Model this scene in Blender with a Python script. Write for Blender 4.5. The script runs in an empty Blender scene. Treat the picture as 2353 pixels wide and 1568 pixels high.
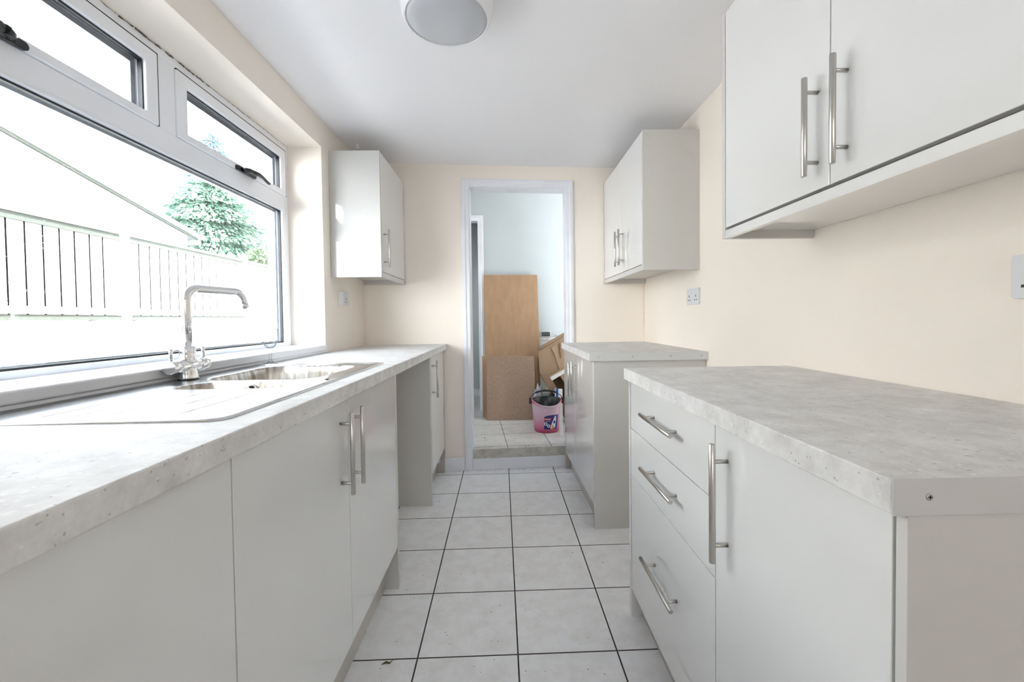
import bpy, bmesh, math, random
from mathutils import Vector, Matrix
PI = math.pi
R = math.radians
scene = bpy.context.scene
COL = scene.collection
random.seed(7)

# ------------------------------------------------------------------ camera
FPX, PITCH, YAW, ROLL, CAMZ = 977.90, 0.02328, 0.02167, -0.01267, 1.08004
cd = bpy.data.cameras.new('camera')
cam = bpy.data.objects.new('camera', cd); COL.objects.link(cam)
cd.sensor_fit = 'HORIZONTAL'; cd.sensor_width = 36.0
cd.lens = 36.0 * FPX / 2353.0
cd.shift_x = -7.749 / 2353.0
cd.shift_y = -27.80 / 2353.0
cd.clip_start = 0.02; cd.clip_end = 200
cam.matrix_world = (Matrix.Translation((0, 0, CAMZ)) @ Matrix.Rotation(-YAW, 4, 'Z')
                    @ Matrix.Rotation(PI / 2 - PITCH, 4, 'X') @ Matrix.Rotation(ROLL, 4, 'Z'))
scene.camera = cam

# ------------------------------------------------------------------ world, sun, exposure
w = bpy.data.worlds.new('sky'); scene.world = w; w.use_nodes = True
wn = w.node_tree; wn.nodes.clear()
out = wn.nodes.new('ShaderNodeOutputWorld'); bg = wn.nodes.new('ShaderNodeBackground')
tc = wn.nodes.new('ShaderNodeTexCoord'); sp = wn.nodes.new('ShaderNodeSeparateXYZ')
rp = wn.nodes.new('ShaderNodeValToRGB')
rp.color_ramp.elements[0].position = 0.55; rp.color_ramp.elements[0].color = (0.95, 0.99, 1.0, 1)
rp.color_ramp.elements[1].position = 0.77; rp.color_ramp.elements[1].color = (0.24, 0.28, 0.32, 1)
mp = wn.nodes.new('ShaderNodeMath'); mp.operation = 'MULTIPLY_ADD'; mp.inputs[1].default_value = 0.5; mp.inputs[2].default_value = 0.5
wn.links.new(tc.outputs['Generated'], sp.inputs[0]); wn.links.new(sp.outputs['Z'], mp.inputs[0])
wn.links.new(mp.outputs[0], rp.inputs[0]); wn.links.new(rp.outputs[0], bg.inputs[0]); wn.links.new(bg.outputs[0], out.inputs[0])
bg.inputs[1].default_value = 9.0
sd = bpy.data.lights.new('sun', 'SUN'); sd.energy = 13.0; sd.angle = R(12); sd.color = (0.96, 0.98, 1.0)
sun = bpy.data.objects.new('sun', sd); COL.objects.link(sun); sun.location = (6, -2, 9)
sun.rotation_euler = Vector((0.75, -0.25, 0.95)).to_track_quat('Z', 'Y').to_euler()
scene.view_settings.view_transform = 'Standard'; scene.view_settings.look = 'None'
scene.view_settings.gamma = 1.0; scene.view_settings.exposure = 1.52
scene.view_settings.use_curve_mapping = False
cy = scene.cycles
cy.use_denoising = True
cy.max_bounces = 18; cy.diffuse_bounces = 12; cy.glossy_bounces = 6; cy.transmission_bounces = 8; cy.transparent_max_bounces = 16
cy.sample_clamp_indirect = 8.0
cy.caustics_reflective = False; cy.caustics_refractive = False

def portal(name, loc, direction, sx, sy):
    l = bpy.data.lights.new(name, 'AREA'); l.shape = 'RECTANGLE'; l.size = sx; l.size_y = sy
    l.cycles.is_portal = True
    o = bpy.data.objects.new(name, l); COL.objects.link(o); o.location = loc
    o.rotation_euler = Vector(direction).to_track_quat('-Z', 'Z').to_euler()
    return o
portal('window_daylight', (-1.30, 1.49, 1.49), (1, 0, 0), 1.75, 1.14)
portal('fill_door_daylight', (0.12, -2.37, 1.45), (0, 1, 0), 0.74, .3)  # guides sky light through the unseen door added for fill
portal('hall_window_daylight', (-1.195, 3.75, 1.475), (1, 0, 0), 0.6, .95)

# ------------------------------------------------------------------ dimensions
XL, XR, ZC = -0.987, 1.022, 2.172
ZW, TW = 0.9105, 0.040
YF0, SF = 3.0565, 0.07237
YB = -2.3
def yf(x): return YF0 + SF * x
DX0, DX1, DZ1 = -.262, .452, 2.030

# ------------------------------------------------------------------ materials
def nodes(name):
    m = bpy.data.materials.new(name); m.use_nodes = True
    nt = m.node_tree; b = nt.nodes['Principled BSDF']
    return m, nt, b
def N(nt, t, **k):
    n = nt.nodes.new('ShaderNode' + t)
    for a, v in k.items(): setattr(n, a, v)
    return n
def srgb(r, g, b):
    f = lambda c: (c / 255) / 12.92 if c / 255 <= .04045 else ((c / 255 + .055) / 1.055) ** 2.4
    return (f(r), f(g), f(b), 1)
def plain(name, col, rough=0.6, metal=0.0, bump=0.0, bscale=60, var=0.0, vscale=4, coat=0.0, crough=0.05, spec=0.5, aniso=None):
    m, nt, b = nodes(name)
    b.inputs['Base Color'].default_value = col
    b.inputs['Roughness'].default_value = rough; b.inputs['Metallic'].default_value = metal
    b.inputs['Specular IOR Level'].default_value = spec
    if coat:
        b.inputs['Coat Weight'].default_value = coat; b.inputs['Coat Roughness'].default_value = crough
    t = N(nt, 'TexCoord')
    if var:
        n = N(nt, 'TexNoise'); n.inputs['Scale'].default_value = vscale; n.inputs['Detail'].default_value = 5
        nt.links.new(t.outputs['Object'], n.inputs['Vector'])
        mx = N(nt, 'MixRGB'); mx.blend_type = 'MULTIPLY'; mx.inputs[0].default_value = 1
        r = N(nt, 'ValToRGB'); r.color_ramp.elements[0].position = .3; r.color_ramp.elements[1].position = .7
        r.color_ramp.elements[0].color = (1 - var, 1 - var, 1 - var, 1); r.color_ramp.elements[1].color = (1, 1, 1, 1)
        nt.links.new(n.outputs['Fac'], r.inputs[0]); mx.inputs[1].default_value = col
        nt.links.new(r.outputs[0], mx.inputs[2]); nt.links.new(mx.outputs[0], b.inputs['Base Color'])
    if bump:
        n = N(nt, 'TexNoise'); n.inputs['Scale'].default_value = bscale; n.inputs['Detail'].default_value = 4
        nt.links.new(t.outputs['Object'], n.inputs['Vector'])
        bp = N(nt, 'Bump'); bp.inputs['Strength'].default_value = bump; bp.inputs['Distance'].default_value = .002
        nt.links.new(n.outputs['Fac'], bp.inputs['Height']); nt.links.new(bp.outputs[0], b.inputs['Normal'])
    return m

M = {}
M['peach'] = plain('peach_wall_paint', (0.86, 0.795, 0.72, 1), .7, bump=.25, bscale=90, var=.03, vscale=2)
M['ceiling'] = plain('ceiling_paint', (0.85, 0.85, 0.88, 1), .75, bump=.3, bscale=50)
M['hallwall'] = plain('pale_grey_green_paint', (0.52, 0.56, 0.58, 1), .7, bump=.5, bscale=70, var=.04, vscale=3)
M['gloss_door'] = plain('gloss_cream_grey_door', (0.745, 0.75, 0.745, 1), .22, coat=1.0, crough=.015)
M['carcass'] = plain('matt_stone_grey_panel', (0.60, 0.59, 0.57, 1), .45, bump=.05, bscale=300)
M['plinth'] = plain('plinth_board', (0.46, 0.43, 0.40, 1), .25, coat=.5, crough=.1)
M['panel_gloss'] = plain('gloss_stone_grey_panel', (0.52, 0.52, 0.51, 1), .25, coat=1.0, crough=.03)
M['steel'] = plain('brushed_nickel', (0.56, 0.54, 0.51, 1), .28, 1.0, bump=.05, bscale=400)
M['chrome'] = plain('chrome', (0.82, 0.83, 0.85, 1), .06, 1.0)
M['upvc'] = plain('white_upvc', (0.86, 0.88, 0.93, 1), .25, var=.03, vscale=6)
M['gasket'] = plain('black_gasket', (0.012, 0.015, 0.02, 1), .5)
M['spacer'] = plain('glazing_spacer', (0.62, 0.66, 0.72, 1), .35, .2)
M['sill'] = plain('white_window_board', (0.90, 0.92, 0.96, 1), .25)
M['blackplastic'] = plain('black_plastic', (0.012, 0.012, 0.014, 1), .3)
M['whiteplastic'] = plain('white_plastic', (0.75, 0.75, 0.75, 1), .3)
M['socketgrey'] = plain('socket_plastic', (0.66, 0.67, 0.70, 1), .35)
M['trim'] = plain('white_gloss_woodwork', (0.80, 0.81, 0.86, 1), .3, var=.06, vscale=9, bump=.1, bscale=30)
M['stepcream'] = plain('dirty_cream_paint', (0.60, 0.57, 0.51, 1), .5, var=.35, vscale=25)
M['edge'] = plain('pale_edge_trim', (0.60, 0.605, 0.60, 1), .35)
M['edgealu'] = plain('aluminium_edge_trim', (0.62, 0.62, 0.62, 1), .35, .3)
M['zinc'] = plain('zinc_screw', (0.55, 0.56, 0.58, 1), .3, 1.0)
M['slot'] = plain('dark_slot', (0.02, 0.02, 0.02, 1), .6)
M['dark'] = plain('painted_gap_shade', (0.16, 0.155, 0.15, 1), .7)  # dark tone painting the shade inside cabinet gaps
M['lampshell'] = plain('lamp_white_shell', (0.80, 0.80, 0.83, 1), .35)
M['diffuser'] = plain('opal_diffuser', (0.50, 0.52, 0.56, 1), .22)
M['radiator'] = plain('white_radiator_enamel', (0.80, 0.81, 0.82, 1), .3)
M['screen'] = plain('grey_lcd_screen', (0.11, 0.12, 0.12, 1), .25)
M['bluecard'] = plain('blue_packaging', (0.03, 0.12, 0.42, 1), .35)
M['whitecard'] = plain('white_packaging', (0.75, 0.77, 0.80, 1), .35)
M['bagplastic'] = plain('grey_plastic_bag', (0.30, 0.31, 0.36, 1), .25)
M['navy'] = plain('navy_label', (0.02, 0.02, 0.14, 1), .35)
M['red'] = plain('red_label_ink', (0.62, 0.03, 0.04, 1), .4)
M['orange'] = plain('orange_label_ink', (0.75, 0.22, 0.05, 1), .4)
M['labelgrey'] = plain('pale_label_ink', (0.62, 0.66, 0.72, 1), .4)
M['labelwhite'] = plain('white_label_ink', (0.85, 0.85, 0.86, 1), .4)
M['concrete'] = plain('yard_concrete', (0.16, 0.16, 0.16, 1), .9, var=.2, vscale=2)
M['render'] = plain('white_rendered_masonry', (0.74, 0.73, 0.70, 1), .9, var=.12, vscale=3, bump=.8, bscale=14)
M['roof'] = plain('slate_roof', (0.28, 0.29, 0.31, 1), .8)
M['fence'] = plain('weathered_fence_timber', (0.42, 0.40, 0.38, 1), .85, var=.2, vscale=8)
M['fencedark'] = plain('mossy_fence_timber', (0.05, 0.057, 0.045, 1), .9, var=.3, vscale=20)
M['fencegapshade'] = plain('painted_fence_gap_shade', (0.008, 0.008, 0.008, 1), 1.0, spec=0.0)  # near black, paints the darkness seen through the fence gaps
M['bark'] = plain('tree_bark', (0.07, 0.05, 0.04, 1), .9)
M['leafhaze'] = plain('haze_tinted_foliage', (0.34, 0.45, 0.50, 1), .8, var=.35, vscale=.5, spec=0)  # bluish haze in front of the tree, painted into the leaf colour
M['leaf'] = plain('conifer_foliage', (0.25, 0.40, 0.31, 1), .8, var=.45, vscale=.9, spec=0)
M['leaf2'] = plain('light_green_foliage', (0.26, 0.40, 0.22, 1), .8, var=.35, vscale=1.5, spec=0)
M['mould'] = plain('brown_mould_stain', (0.10, 0.065, 0.04, 1), .9)
M['cardedge'] = plain('cardboard_cut_edge', (0.26, 0.17, 0.105, 1), .85)
M['tape'] = plain('white_parcel_tape', (0.72, 0.72, 0.72, 1), .3)

def m_fibre(name, c1, c2, sc):
    m, nt, b = nodes(name); t = N(nt, 'TexCoord')
    mpn = N(nt, 'Mapping'); mpn.inputs['Scale'].default_value = (sc, sc, sc * .35)
    n = N(nt, 'TexNoise'); n.inputs['Scale'].default_value = 1; n.inputs['Detail'].default_value = 6
    r = N(nt, 'ValToRGB'); r.color_ramp.elements[0].color = c1; r.color_ramp.elements[1].color = c2
    r.color_ramp.elements[0].position = .35; r.color_ramp.elements[1].position = .7
    nt.links.new(t.outputs['Object'], mpn.inputs[0]); nt.links.new(mpn.outputs[0], n.inputs['Vector'])
    nt.links.new(n.outputs['Fac'], r.inputs[0]); nt.links.new(r.outputs[0], b.inputs['Base Color'])
    b.inputs['Roughness'].default_value = .55
    return m
M['mdf'] = m_fibre('brown_hardboard', (0.36, 0.225, 0.13, 1), (0.42, 0.265, 0.155, 1), 20)
M['chip'] = m_fibre('fibrous_hardboard_back', (0.27, 0.18, 0.125, 1), (0.37, 0.26, 0.19, 1), 110)
M['card'] = m_fibre('cardboard', (0.31, 0.205, 0.13, 1), (0.36, 0.245, 0.16, 1), 12)
M['carddark'] = plain('cardboard_inside', (0.16, 0.10, 0.05, 1), .85)

def m_stone():
    m, nt, b = nodes('grey_limestone_laminate'); t = N(nt, 'TexCoord')
    n1 = N(nt, 'TexNoise'); n1.inputs['Scale'].default_value = 15; n1.inputs['Detail'].default_value = 10; n1.inputs['Roughness'].default_value = .74
    r1 = N(nt, 'ValToRGB'); r1.color_ramp.elements[0].position = .3; r1.color_ramp.elements[1].position = .72
    r1.color_ramp.elements[0].color = (0.53, 0.52, 0.51, 1); r1.color_ramp.elements[1].color = (0.79, 0.785, 0.78, 1)
    nt.links.new(t.outputs['Object'], n1.inputs['Vector']); nt.links.new(n1.outputs['Fac'], r1.inputs[0])
    warp = N(nt, 'TexNoise'); warp.inputs['Scale'].default_value = 45
    nt.links.new(t.outputs['Object'], warp.inputs['Vector'])
    addv = N(nt, 'VectorMath'); addv.operation = 'MULTIPLY_ADD'; addv.inputs[1].default_value = (.02, .02, .02)
    nt.links.new(warp.outputs['Color'], addv.inputs[0]); nt.links.new(t.outputs['Object'], addv.inputs[2])
    prev = r1.outputs[0]
    for sc, thr, chance, colr, strength in ((120, .22, .80, (0.82, 0.81, 0.80, 1), .6), (70, .18, .88, (0.80, 0.79, 0.77, 1), .55),
                                            (150, .22, .94, (0.30, 0.28, 0.26, 1), .6), (45, .11, .93, (0.36, 0.33, 0.30, 1), .6)):
        mpn = N(nt, 'Mapping'); mpn.inputs['Scale'].default_value = (sc * .75, sc * 1.05, sc * 1.0)
        mpn.inputs['Location'].default_value = (sc * .13, sc * .31, sc * .7)
        v = N(nt, 'TexVoronoi'); v.inputs['Scale'].default_value = 1.0
        nt.links.new(addv.outputs[0], mpn.inputs[0]); nt.links.new(mpn.outputs[0], v.inputs['Vector'])
        lt = N(nt, 'MapRange'); lt.inputs[1].default_value = thr; lt.inputs[2].default_value = thr * 1.5; lt.inputs[3].default_value = 1; lt.inputs[4].default_value = 0
        nt.links.new(v.outputs['Distance'], lt.inputs[0])
        sepc = N(nt, 'SeparateColor'); nt.links.new(v.outputs['Color'], sepc.inputs[0])
        gt = N(nt, 'Math'); gt.operation = 'GREATER_THAN'; gt.inputs[1].default_value = chance; nt.links.new(sepc.outputs[0], gt.inputs[0])
        mu = N(nt, 'Math'); mu.operation = 'MULTIPLY'; nt.links.new(lt.outputs[0], mu.inputs[0]); nt.links.new(gt.outputs[0], mu.inputs[1])
        mu2 = N(nt, 'Math'); mu2.operation = 'MULTIPLY'; mu2.inputs[1].default_value = strength; nt.links.new(mu.outputs[0], mu2.inputs[0])
        mx = N(nt, 'MixRGB'); nt.links.new(mu2.outputs[0], mx.inputs[0]); nt.links.new(prev, mx.inputs[1]); mx.inputs[2].default_value = colr
        prev = mx.outputs[0]
    nt.links.new(prev, b.inputs['Base Color'])
    b.inputs['Roughness'].default_value = .6; b.inputs['Specular IOR Level'].default_value = .25
    return m
M['stone'] = m_stone()

def m_tiles(name, base, base2, grout, mortar):
    m, nt, b = nodes(name); uv = N(nt, 'UVMap'); uv.uv_map = 'tiles'
    t = N(nt, 'TexCoord')
    br = N(nt, 'TexBrick'); br.offset = 0; br.offset_frequency = 1; br.squash = 1
    br.inputs['Scale'].default_value = 1; br.inputs['Brick Width'].default_value = 1; br.inputs['Row Height'].default_value = 1
    br.inputs['Mortar Size'].default_value = mortar; br.inputs['Mortar Smooth'].default_value = .15
    br.inputs['Color1'].default_value = (0, 0, 0, 1); br.inputs['Color2'].default_value = (0, 0, 0, 1); br.inputs['Mortar'].default_value = (1, 1, 1, 1)
    nt.links.new(uv.outputs[0], br.inputs['Vector'])
    n = N(nt, 'TexNoise'); n.inputs['Scale'].default_value = 14; n.inputs['Detail'].default_value = 9; n.inputs['Roughness'].default_value = .7
    nt.links.new(t.outputs['Object'], n.inputs['Vector'])
    r = N(nt, 'ValToRGB'); r.color_ramp.elements[0].position = .32; r.color_ramp.elements[1].position = .6
    r.color_ramp.elements[0].color = base2; r.color_ramp.elements[1].color = base; nt.links.new(n.outputs['Fac'], r.inputs[0])
    # fine dirt specks
    v = N(nt, 'TexVoronoi'); v.inputs['Scale'].default_value = 42; nt.links.new(t.outputs['Object'], v.inputs['Vector'])
    lt = N(nt, 'MapRange'); lt.inputs[1].default_value = .05; lt.inputs[2].default_value = .09; lt.inputs[3].default_value = 1; lt.inputs[4].default_value = 0
    nt.links.new(v.outputs['Distance'], lt.inputs[0])
    sc = N(nt, 'SeparateColor'); nt.links.new(v.outputs['Color'], sc.inputs[0])
    gt = N(nt, 'Math'); gt.operation = 'GREATER_THAN'; gt.inputs[1].default_value = .93; nt.links.new(sc.outputs[0], gt.inputs[0])
    mu = N(nt, 'Math'); mu.operation = 'MULTIPLY'; nt.links.new(lt.outputs[0], mu.inputs[0]); nt.links.new(gt.outputs[0], mu.inputs[1])
    mx0 = N(nt, 'MixRGB'); nt.links.new(mu.outputs[0], mx0.inputs[0]); nt.links.new(r.outputs[0], mx0.inputs[1]); mx0.inputs[2].default_value = (.06, .05, .045, 1)
    mx = N(nt, 'MixRGB'); nt.links.new(br.outputs['Color'], mx.inputs[0]); nt.links.new(mx0.outputs[0], mx.inputs[1]); mx.inputs[2].default_value = grout
    nt.links.new(mx.outputs[0], b.inputs['Base Color'])
    rr = N(nt, 'MapRange'); rr.inputs[3].default_value = .32; rr.inputs[4].default_value = .9; nt.links.new(br.outputs['Color'], rr.inputs[0])
    nt.links.new(rr.outputs[0], b.inputs['Roughness'])
    bp = N(nt, 'Bump'); bp.inputs['Strength'].default_value = .5; bp.inputs['Distance'].default_value = .002; bp.invert = True
    nt.links.new(br.outputs['Color'], bp.inputs['Height']); nt.links.new(bp.outputs[0], b.inputs['Normal'])
    return m
M['tiles'] = m_tiles('off_white_floor_tiles', (0.86, 0.87, 0.90, 1), (0.76, 0.76, 0.765, 1), (0.055, 0.05, 0.045, 1), .0085)
M['halltiles'] = m_tiles('hall_floor_tiles', (0.66, 0.645, 0.62, 1), (0.53, 0.50, 0.45, 1), (0.10, 0.09, 0.075, 1), .007)

def m_sink():
    m, nt, b = nodes('stainless_sink_steel'); t = N(nt, 'TexCoord')
    b.inputs['Metallic'].default_value = 1; b.inputs['Base Color'].default_value = (0.74, 0.75, 0.76, 1); b.inputs['Roughness'].default_value = .22
    n = N(nt, 'TexNoise'); n.inputs['Scale'].default_value = 14; n.inputs['Detail'].default_value = 2
    n2 = N(nt, 'TexNoise'); n2.inputs['Scale'].default_value = 1; n2.inputs['Detail'].default_value = 3
    mpn = N(nt, 'Mapping'); mpn.inputs['Scale'].default_value = (30, 400, 30)
    nt.links.new(t.outputs['Object'], mpn.inputs[0]); nt.links.new(mpn.outputs[0], n2.inputs['Vector'])
    nt.links.new(t.outputs['Object'], n.inputs['Vector'])
    bp = N(nt, 'Bump'); bp.inputs['Strength'].default_value = .35; bp.inputs['Distance'].default_value = .004
    bp2 = N(nt, 'Bump'); bp2.inputs['Strength'].default_value = .05; bp2.inputs['Distance'].default_value = .001
    nt.links.new(n.outputs['Fac'], bp.inputs['Height']); nt.links.new(n2.outputs['Fac'], bp2.inputs['Height'])
    nt.links.new(bp.outputs[0], bp2.inputs['Normal']); nt.links.new(bp2.outputs[0], b.inputs['Normal'])
    return m
M['sink'] = m_sink()
def m_basin():
    m, nt, b = nodes('brushed_basin_steel'); t = N(nt, 'TexCoord')
    b.inputs['Metallic'].default_value = 1; b.inputs['Roughness'].default_value = .36
    mpn = N(nt, 'Mapping'); mpn.inputs['Scale'].default_value = (70, 70, 4)
    n = N(nt, 'TexNoise'); n.inputs['Scale'].default_value = 1; n.inputs['Detail'].default_value = 5
    nt.links.new(t.outputs['Object'], mpn.inputs[0]); nt.links.new(mpn.outputs[0], n.inputs['Vector'])
    r = N(nt, 'ValToRGB'); r.color_ramp.elements[0].position = .35; r.color_ramp.elements[1].position = .62
    r.color_ramp.elements[0].color = (0.36, 0.31, 0.25, 1); r.color_ramp.elements[1].color = (0.66, 0.65, 0.64, 1)
    nt.links.new(n.outputs['Fac'], r.inputs[0]); nt.links.new(r.outputs[0], b.inputs['Base Color'])
    return m
M['basin'] = m_basin()

def m_glass(name, spots=True, tint=(1, 1, 1, 1)):
    m = bpy.data.materials.new(name); m.use_nodes = True; nt = m.node_tree; nt.nodes.clear()
    o = N(nt, 'OutputMaterial'); tr = N(nt, 'BsdfTransparent'); gl = N(nt, 'BsdfGlossy'); mx = N(nt, 'MixShader')
    tr.inputs[0].default_value = tint; gl.inputs['Roughness'].default_value = .01
    lw = N(nt, 'LayerWeight'); lw.inputs[0].default_value = .5
    if not spots:
        p2 = N(nt, 'Math'); p2.operation = 'POWER'; p2.inputs[1].default_value = 1.6; nt.links.new(lw.outputs['Facing'], p2.inputs[0])
        cm = N(nt, 'MixRGB'); cm.inputs[1].default_value = (.97, .98, .98, 1); cm.inputs[2].default_value = (.30, .32, .34, 1)
        nt.links.new(p2.outputs[0], cm.inputs[0]); nt.links.new(cm.outputs[0], tr.inputs[0])
    pw = N(nt, 'Math'); pw.operation = 'POWER'; pw.inputs[1].default_value = 5; nt.links.new(lw.outputs['Facing'], pw.inputs[0])
    fr = N(nt, 'Math'); fr.operation = 'MULTIPLY_ADD'; fr.inputs[1].default_value = .95; fr.inputs[2].default_value = .04; nt.links.new(pw.outputs[0], fr.inputs[0])
    nt.links.new(fr.outputs[0], mx.inputs[0]); nt.links.new(tr.outputs[0], mx.inputs[1]); nt.links.new(gl.outputs[0], mx.inputs[2])
    if spots:
        # dried rain spots that really sit on the pane
        t = N(nt, 'TexCoord'); v = N(nt, 'TexVoronoi'); v.inputs['Scale'].default_value = 90
        nt.links.new(t.outputs['Object'], v.inputs['Vector'])
        mr = N(nt, 'MapRange'); mr.inputs[1].default_value = .05; mr.inputs[2].default_value = .12; mr.inputs[3].default_value = .35; mr.inputs[4].default_value = 0
        nt.links.new(v.outputs['Distance'], mr.inputs[0])
        df = N(nt, 'BsdfTranslucent'); df.inputs[0].default_value = (.85, .88, .9, 1)
        m2 = N(nt, 'MixShader'); nt.links.new(mr.outputs[0], m2.inputs[0]); nt.links.new(mx.outputs[0], m2.inputs[1]); nt.links.new(df.outputs[0], m2.inputs[2])
        nt.links.new(m2.outputs[0], o.inputs[0])
    else: nt.links.new(mx.outputs[0], o.inputs[0])
    return m
M['pane'] = m_glass('window_glass')
M['crystal'] = m_glass('clear_crystal', False, (.97, .98, .98, 1))
def m_pink():
    m, nt, b = nodes('translucent_pink_plastic'); t = N(nt, 'TexCoord'); s = N(nt, 'SeparateXYZ')
    nt.links.new(t.outputs['Object'], s.inputs[0])
    r = N(nt, 'ValToRGB'); e = r.color_ramp.elements
    e[0].position = .0; e[0].color = (0.40, 0.02, 0.08, 1); e[1].position = .16; e[1].color = (0.62, 0.44, 0.53, 1)
    e.new(.055).color = (0.54, 0.18, 0.30, 1); e.new(.225).color = (0.62, 0.47, 0.55, 1); e.new(.245).color = (0.62, 0.16, 0.24, 1)
    nt.links.new(s.outputs['Z'], r.inputs[0]); nt.links.new(r.outputs[0], b.inputs['Base Color'])
    b.inputs['Roughness'].default_value = .35; b.inputs['Transmission Weight'].default_value = .12
    return m
M['pink'] = m_pink()

# ------------------------------------------------------------------ mesh helpers
class MB:
    def __init__(s, xf=None):
        s.bm = bmesh.new(); s.mats = []; s.xf = xf
    def mi(s, m):
        if m not in s.mats: s.mats.append(m)
        return s.mats.index(m)
    def face(s, vs, m=None, smooth=False):
        try: f = s.bm.faces.new(vs)
        except ValueError: return None
        f.smooth = smooth
        if m is not None: f.material_index = s.mi(m)
        return f
    def box(s, x0, x1, y0, y1, z0, z1, m=None):
        v = [s.bm.verts.new((x, y, z)) for x in (x0, x1) for y in (y0, y1) for z in (z0, z1)]
        for q in ((0, 1, 3, 2), (4, 6, 7, 5), (0, 4, 5, 1), (2, 3, 7, 6), (0, 2, 6, 4), (1, 5, 7, 3)):
            s.face([v[i] for i in q], m)
        return s
    def prism(s, pts, a, b, axis='x', m=None):
        """pts: polygon in the two other axes, extruded from a to b along axis"""
        def P(p, t):
            if axis == 'x': return (t, p[0], p[1])
            if axis == 'y': return (p[0], t, p[1])
            return (p[0], p[1], t)
        A = [s.bm.verts.new(P(p, a)) for p in pts]; B = [s.bm.verts.new(P(p, b)) for p in pts]
        n = len(pts)
        s.face(A[::-1], m); s.face(B, m)
        for i in range(n): s.face([A[i], A[(i + 1) % n], B[(i + 1) % n], B[i]], m)
        return s
    def ring(s, x0, x1, y0, y1, z0, z1, wl, wr, wb, wt, m=None):
        """picture frame in the y-z plane, thickness x0..x1"""
        o = [(y0, z0), (y1, z0), (y1, z1), (y0, z1)]
        i = [(y0 + wl, z0 + wb), (y1 - wr, z0 + wb), (y1 - wr, z1 - wt), (y0 + wl, z1 - wt)]
        V = {}
        for k, x in enumerate((x0, x1)):
            V[k] = ([s.bm.verts.new((x, a, b)) for a, b in o], [s.bm.verts.new((x, a, b)) for a, b in i])
        for j in range(4):
            q = (j + 1) % 4
            s.face([V[0][0][j], V[0][0][q], V[0][1][q], V[0][1][j]], m)
            s.face([V[1][0][j], V[1][1][j], V[1][1][q], V[1][0][q]], m)
            s.face([V[0][0][j], V[1][0][j], V[1][0][q], V[0][0][q]], m)
            s.face([V[0][1][j], V[0][1][q], V[1][1][q], V[1][1][j]], m)
        return s
    def tube(s, pts, r, n=16, m=None, caps=True, smooth=True):
        pts = [Vector(p) for p in pts]
        rs = r if isinstance(r, (list, tuple)) else [r] * len(pts)
        loops = []; prevn = None
        for i, p in enumerate(pts):
            if i == 0: d = pts[1] - pts[0]
            elif i == len(pts) - 1: d = pts[-1] - pts[-2]
            else: d = (pts[i + 1] - pts[i]).normalized() + (pts[i] - pts[i - 1]).normalized()
            if d.length < 1e-9: d = Vector((0, 0, 1))
            d.normalize()
            if prevn is None:
                a = Vector((0, 0, 1)) if abs(d.z) < .9 else Vector((1, 0, 0))
                u = d.cross(a).normalized()
            else:
                u = (prevn - d * prevn.dot(d)).normalized()
            prevn = u; v = d.cross(u)
            loops.append([s.bm.verts.new(p + (u * math.cos(2 * PI * k / n) + v * math.sin(2 * PI * k / n)) * rs[i]) for k in range(n)])
        for a, b in zip(loops, loops[1:]):
            for k in range(n): s.face([a[k], a[(k + 1) % n], b[(k + 1) % n], b[k]], m, smooth)
        if caps: s.face(loops[0][::-1], m); s.face(loops[-1], m)
        return s
    def lathe(s, prof, c=(0, 0, 0), n=48, m=None, smooth=True, caps=True, rfun=None):
        """prof: list of (radius, z)"""
        loops = []
        for j, (r, z) in enumerate(prof):
            L = []
            for k in range(n):
                a = 2 * PI * k / n; rr, zz = (r, z) if rfun is None else rfun(j, r, z, a)
                L.append(s.bm.verts.new((c[0] + rr * math.cos(a), c[1] + rr * math.sin(a), c[2] + zz)))
            loops.append(L)
        for a, b in zip(loops, loops[1:]):
            for k in range(n): s.face([a[k], a[(k + 1) % n], b[(k + 1) % n], b[k]], m, smooth)
        if caps: s.face(loops[0][::-1], m); s.face(loops[-1], m)
        return s
    def build(s, name, mat, parent=None, bevel=0.0, seg=2, loc=None):
        bm = s.bm
        if s.xf:
            for v in bm.verts: v.co = Vector(s.xf(*v.co))
        o_ = Vector(loc) if loc is not None else None
        if o_ is not None:
            for v in bm.verts: v.co -= o_
        bmesh.ops.recalc_face_normals(bm, faces=bm.faces[:])
        me = bpy.data.meshes.new(name); bm.to_mesh(me); bm.free()
        mats = [M[k] for k in s.mats] if s.mats else [M[mat]]
        for k in mats: me.materials.append(k)
        o = bpy.data.objects.new(name, me); COL.objects.link(o)
        if o_ is not None: o.location = o_
        if parent is not None:
            o.parent = parent
            o.matrix_parent_inverse = parent.matrix_basis.inverted()
        if bevel:
            md = o.modifiers.new('bevel', 'BEVEL'); md.width = bevel; md.segments = seg; md.limit_method = 'ANGLE'; md.angle_limit = R(40)
            md.harden_normals = False
        return o
def tag(o, label=None, cat=None, group=None, kind=None):
    if label: o['label'] = label
    if cat: o['category'] = cat
    if group: o['group'] = group
    if kind: o['kind'] = kind
    return o
def thing(name, loc, label, cat, group=None, kind=None):
    o = bpy.data.objects.new(name, None); COL.objects.link(o); o.location = loc; o.empty_display_size = .1
    return tag(o, label, cat, group, kind)
def struct(o, label, cat): return tag(o, label, cat, kind='structure')
def sub(o, label): o['label'] = label; return o
def farxf(x, y, z): return (x, y + SF * x, z)      # the end wall stands a few degrees off square
def arc(c, r, a0, a1, n, plane='yz'):
    L = []
    for i in range(n + 1):
        a = a0 + (a1 - a0) * i / n
        L.append((c[0] + r * math.cos(a), c[1] + r * math.sin(a)))
    return L

# ------------------------------------------------------------------ room shell
def slab(name, mat, x0, x1, y0, y1, z0, z1, label, cat, xf=None):
    return struct(MB(xf).box(x0, x1, y0, y1, z0, z1).build(name, mat), label, cat)

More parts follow.
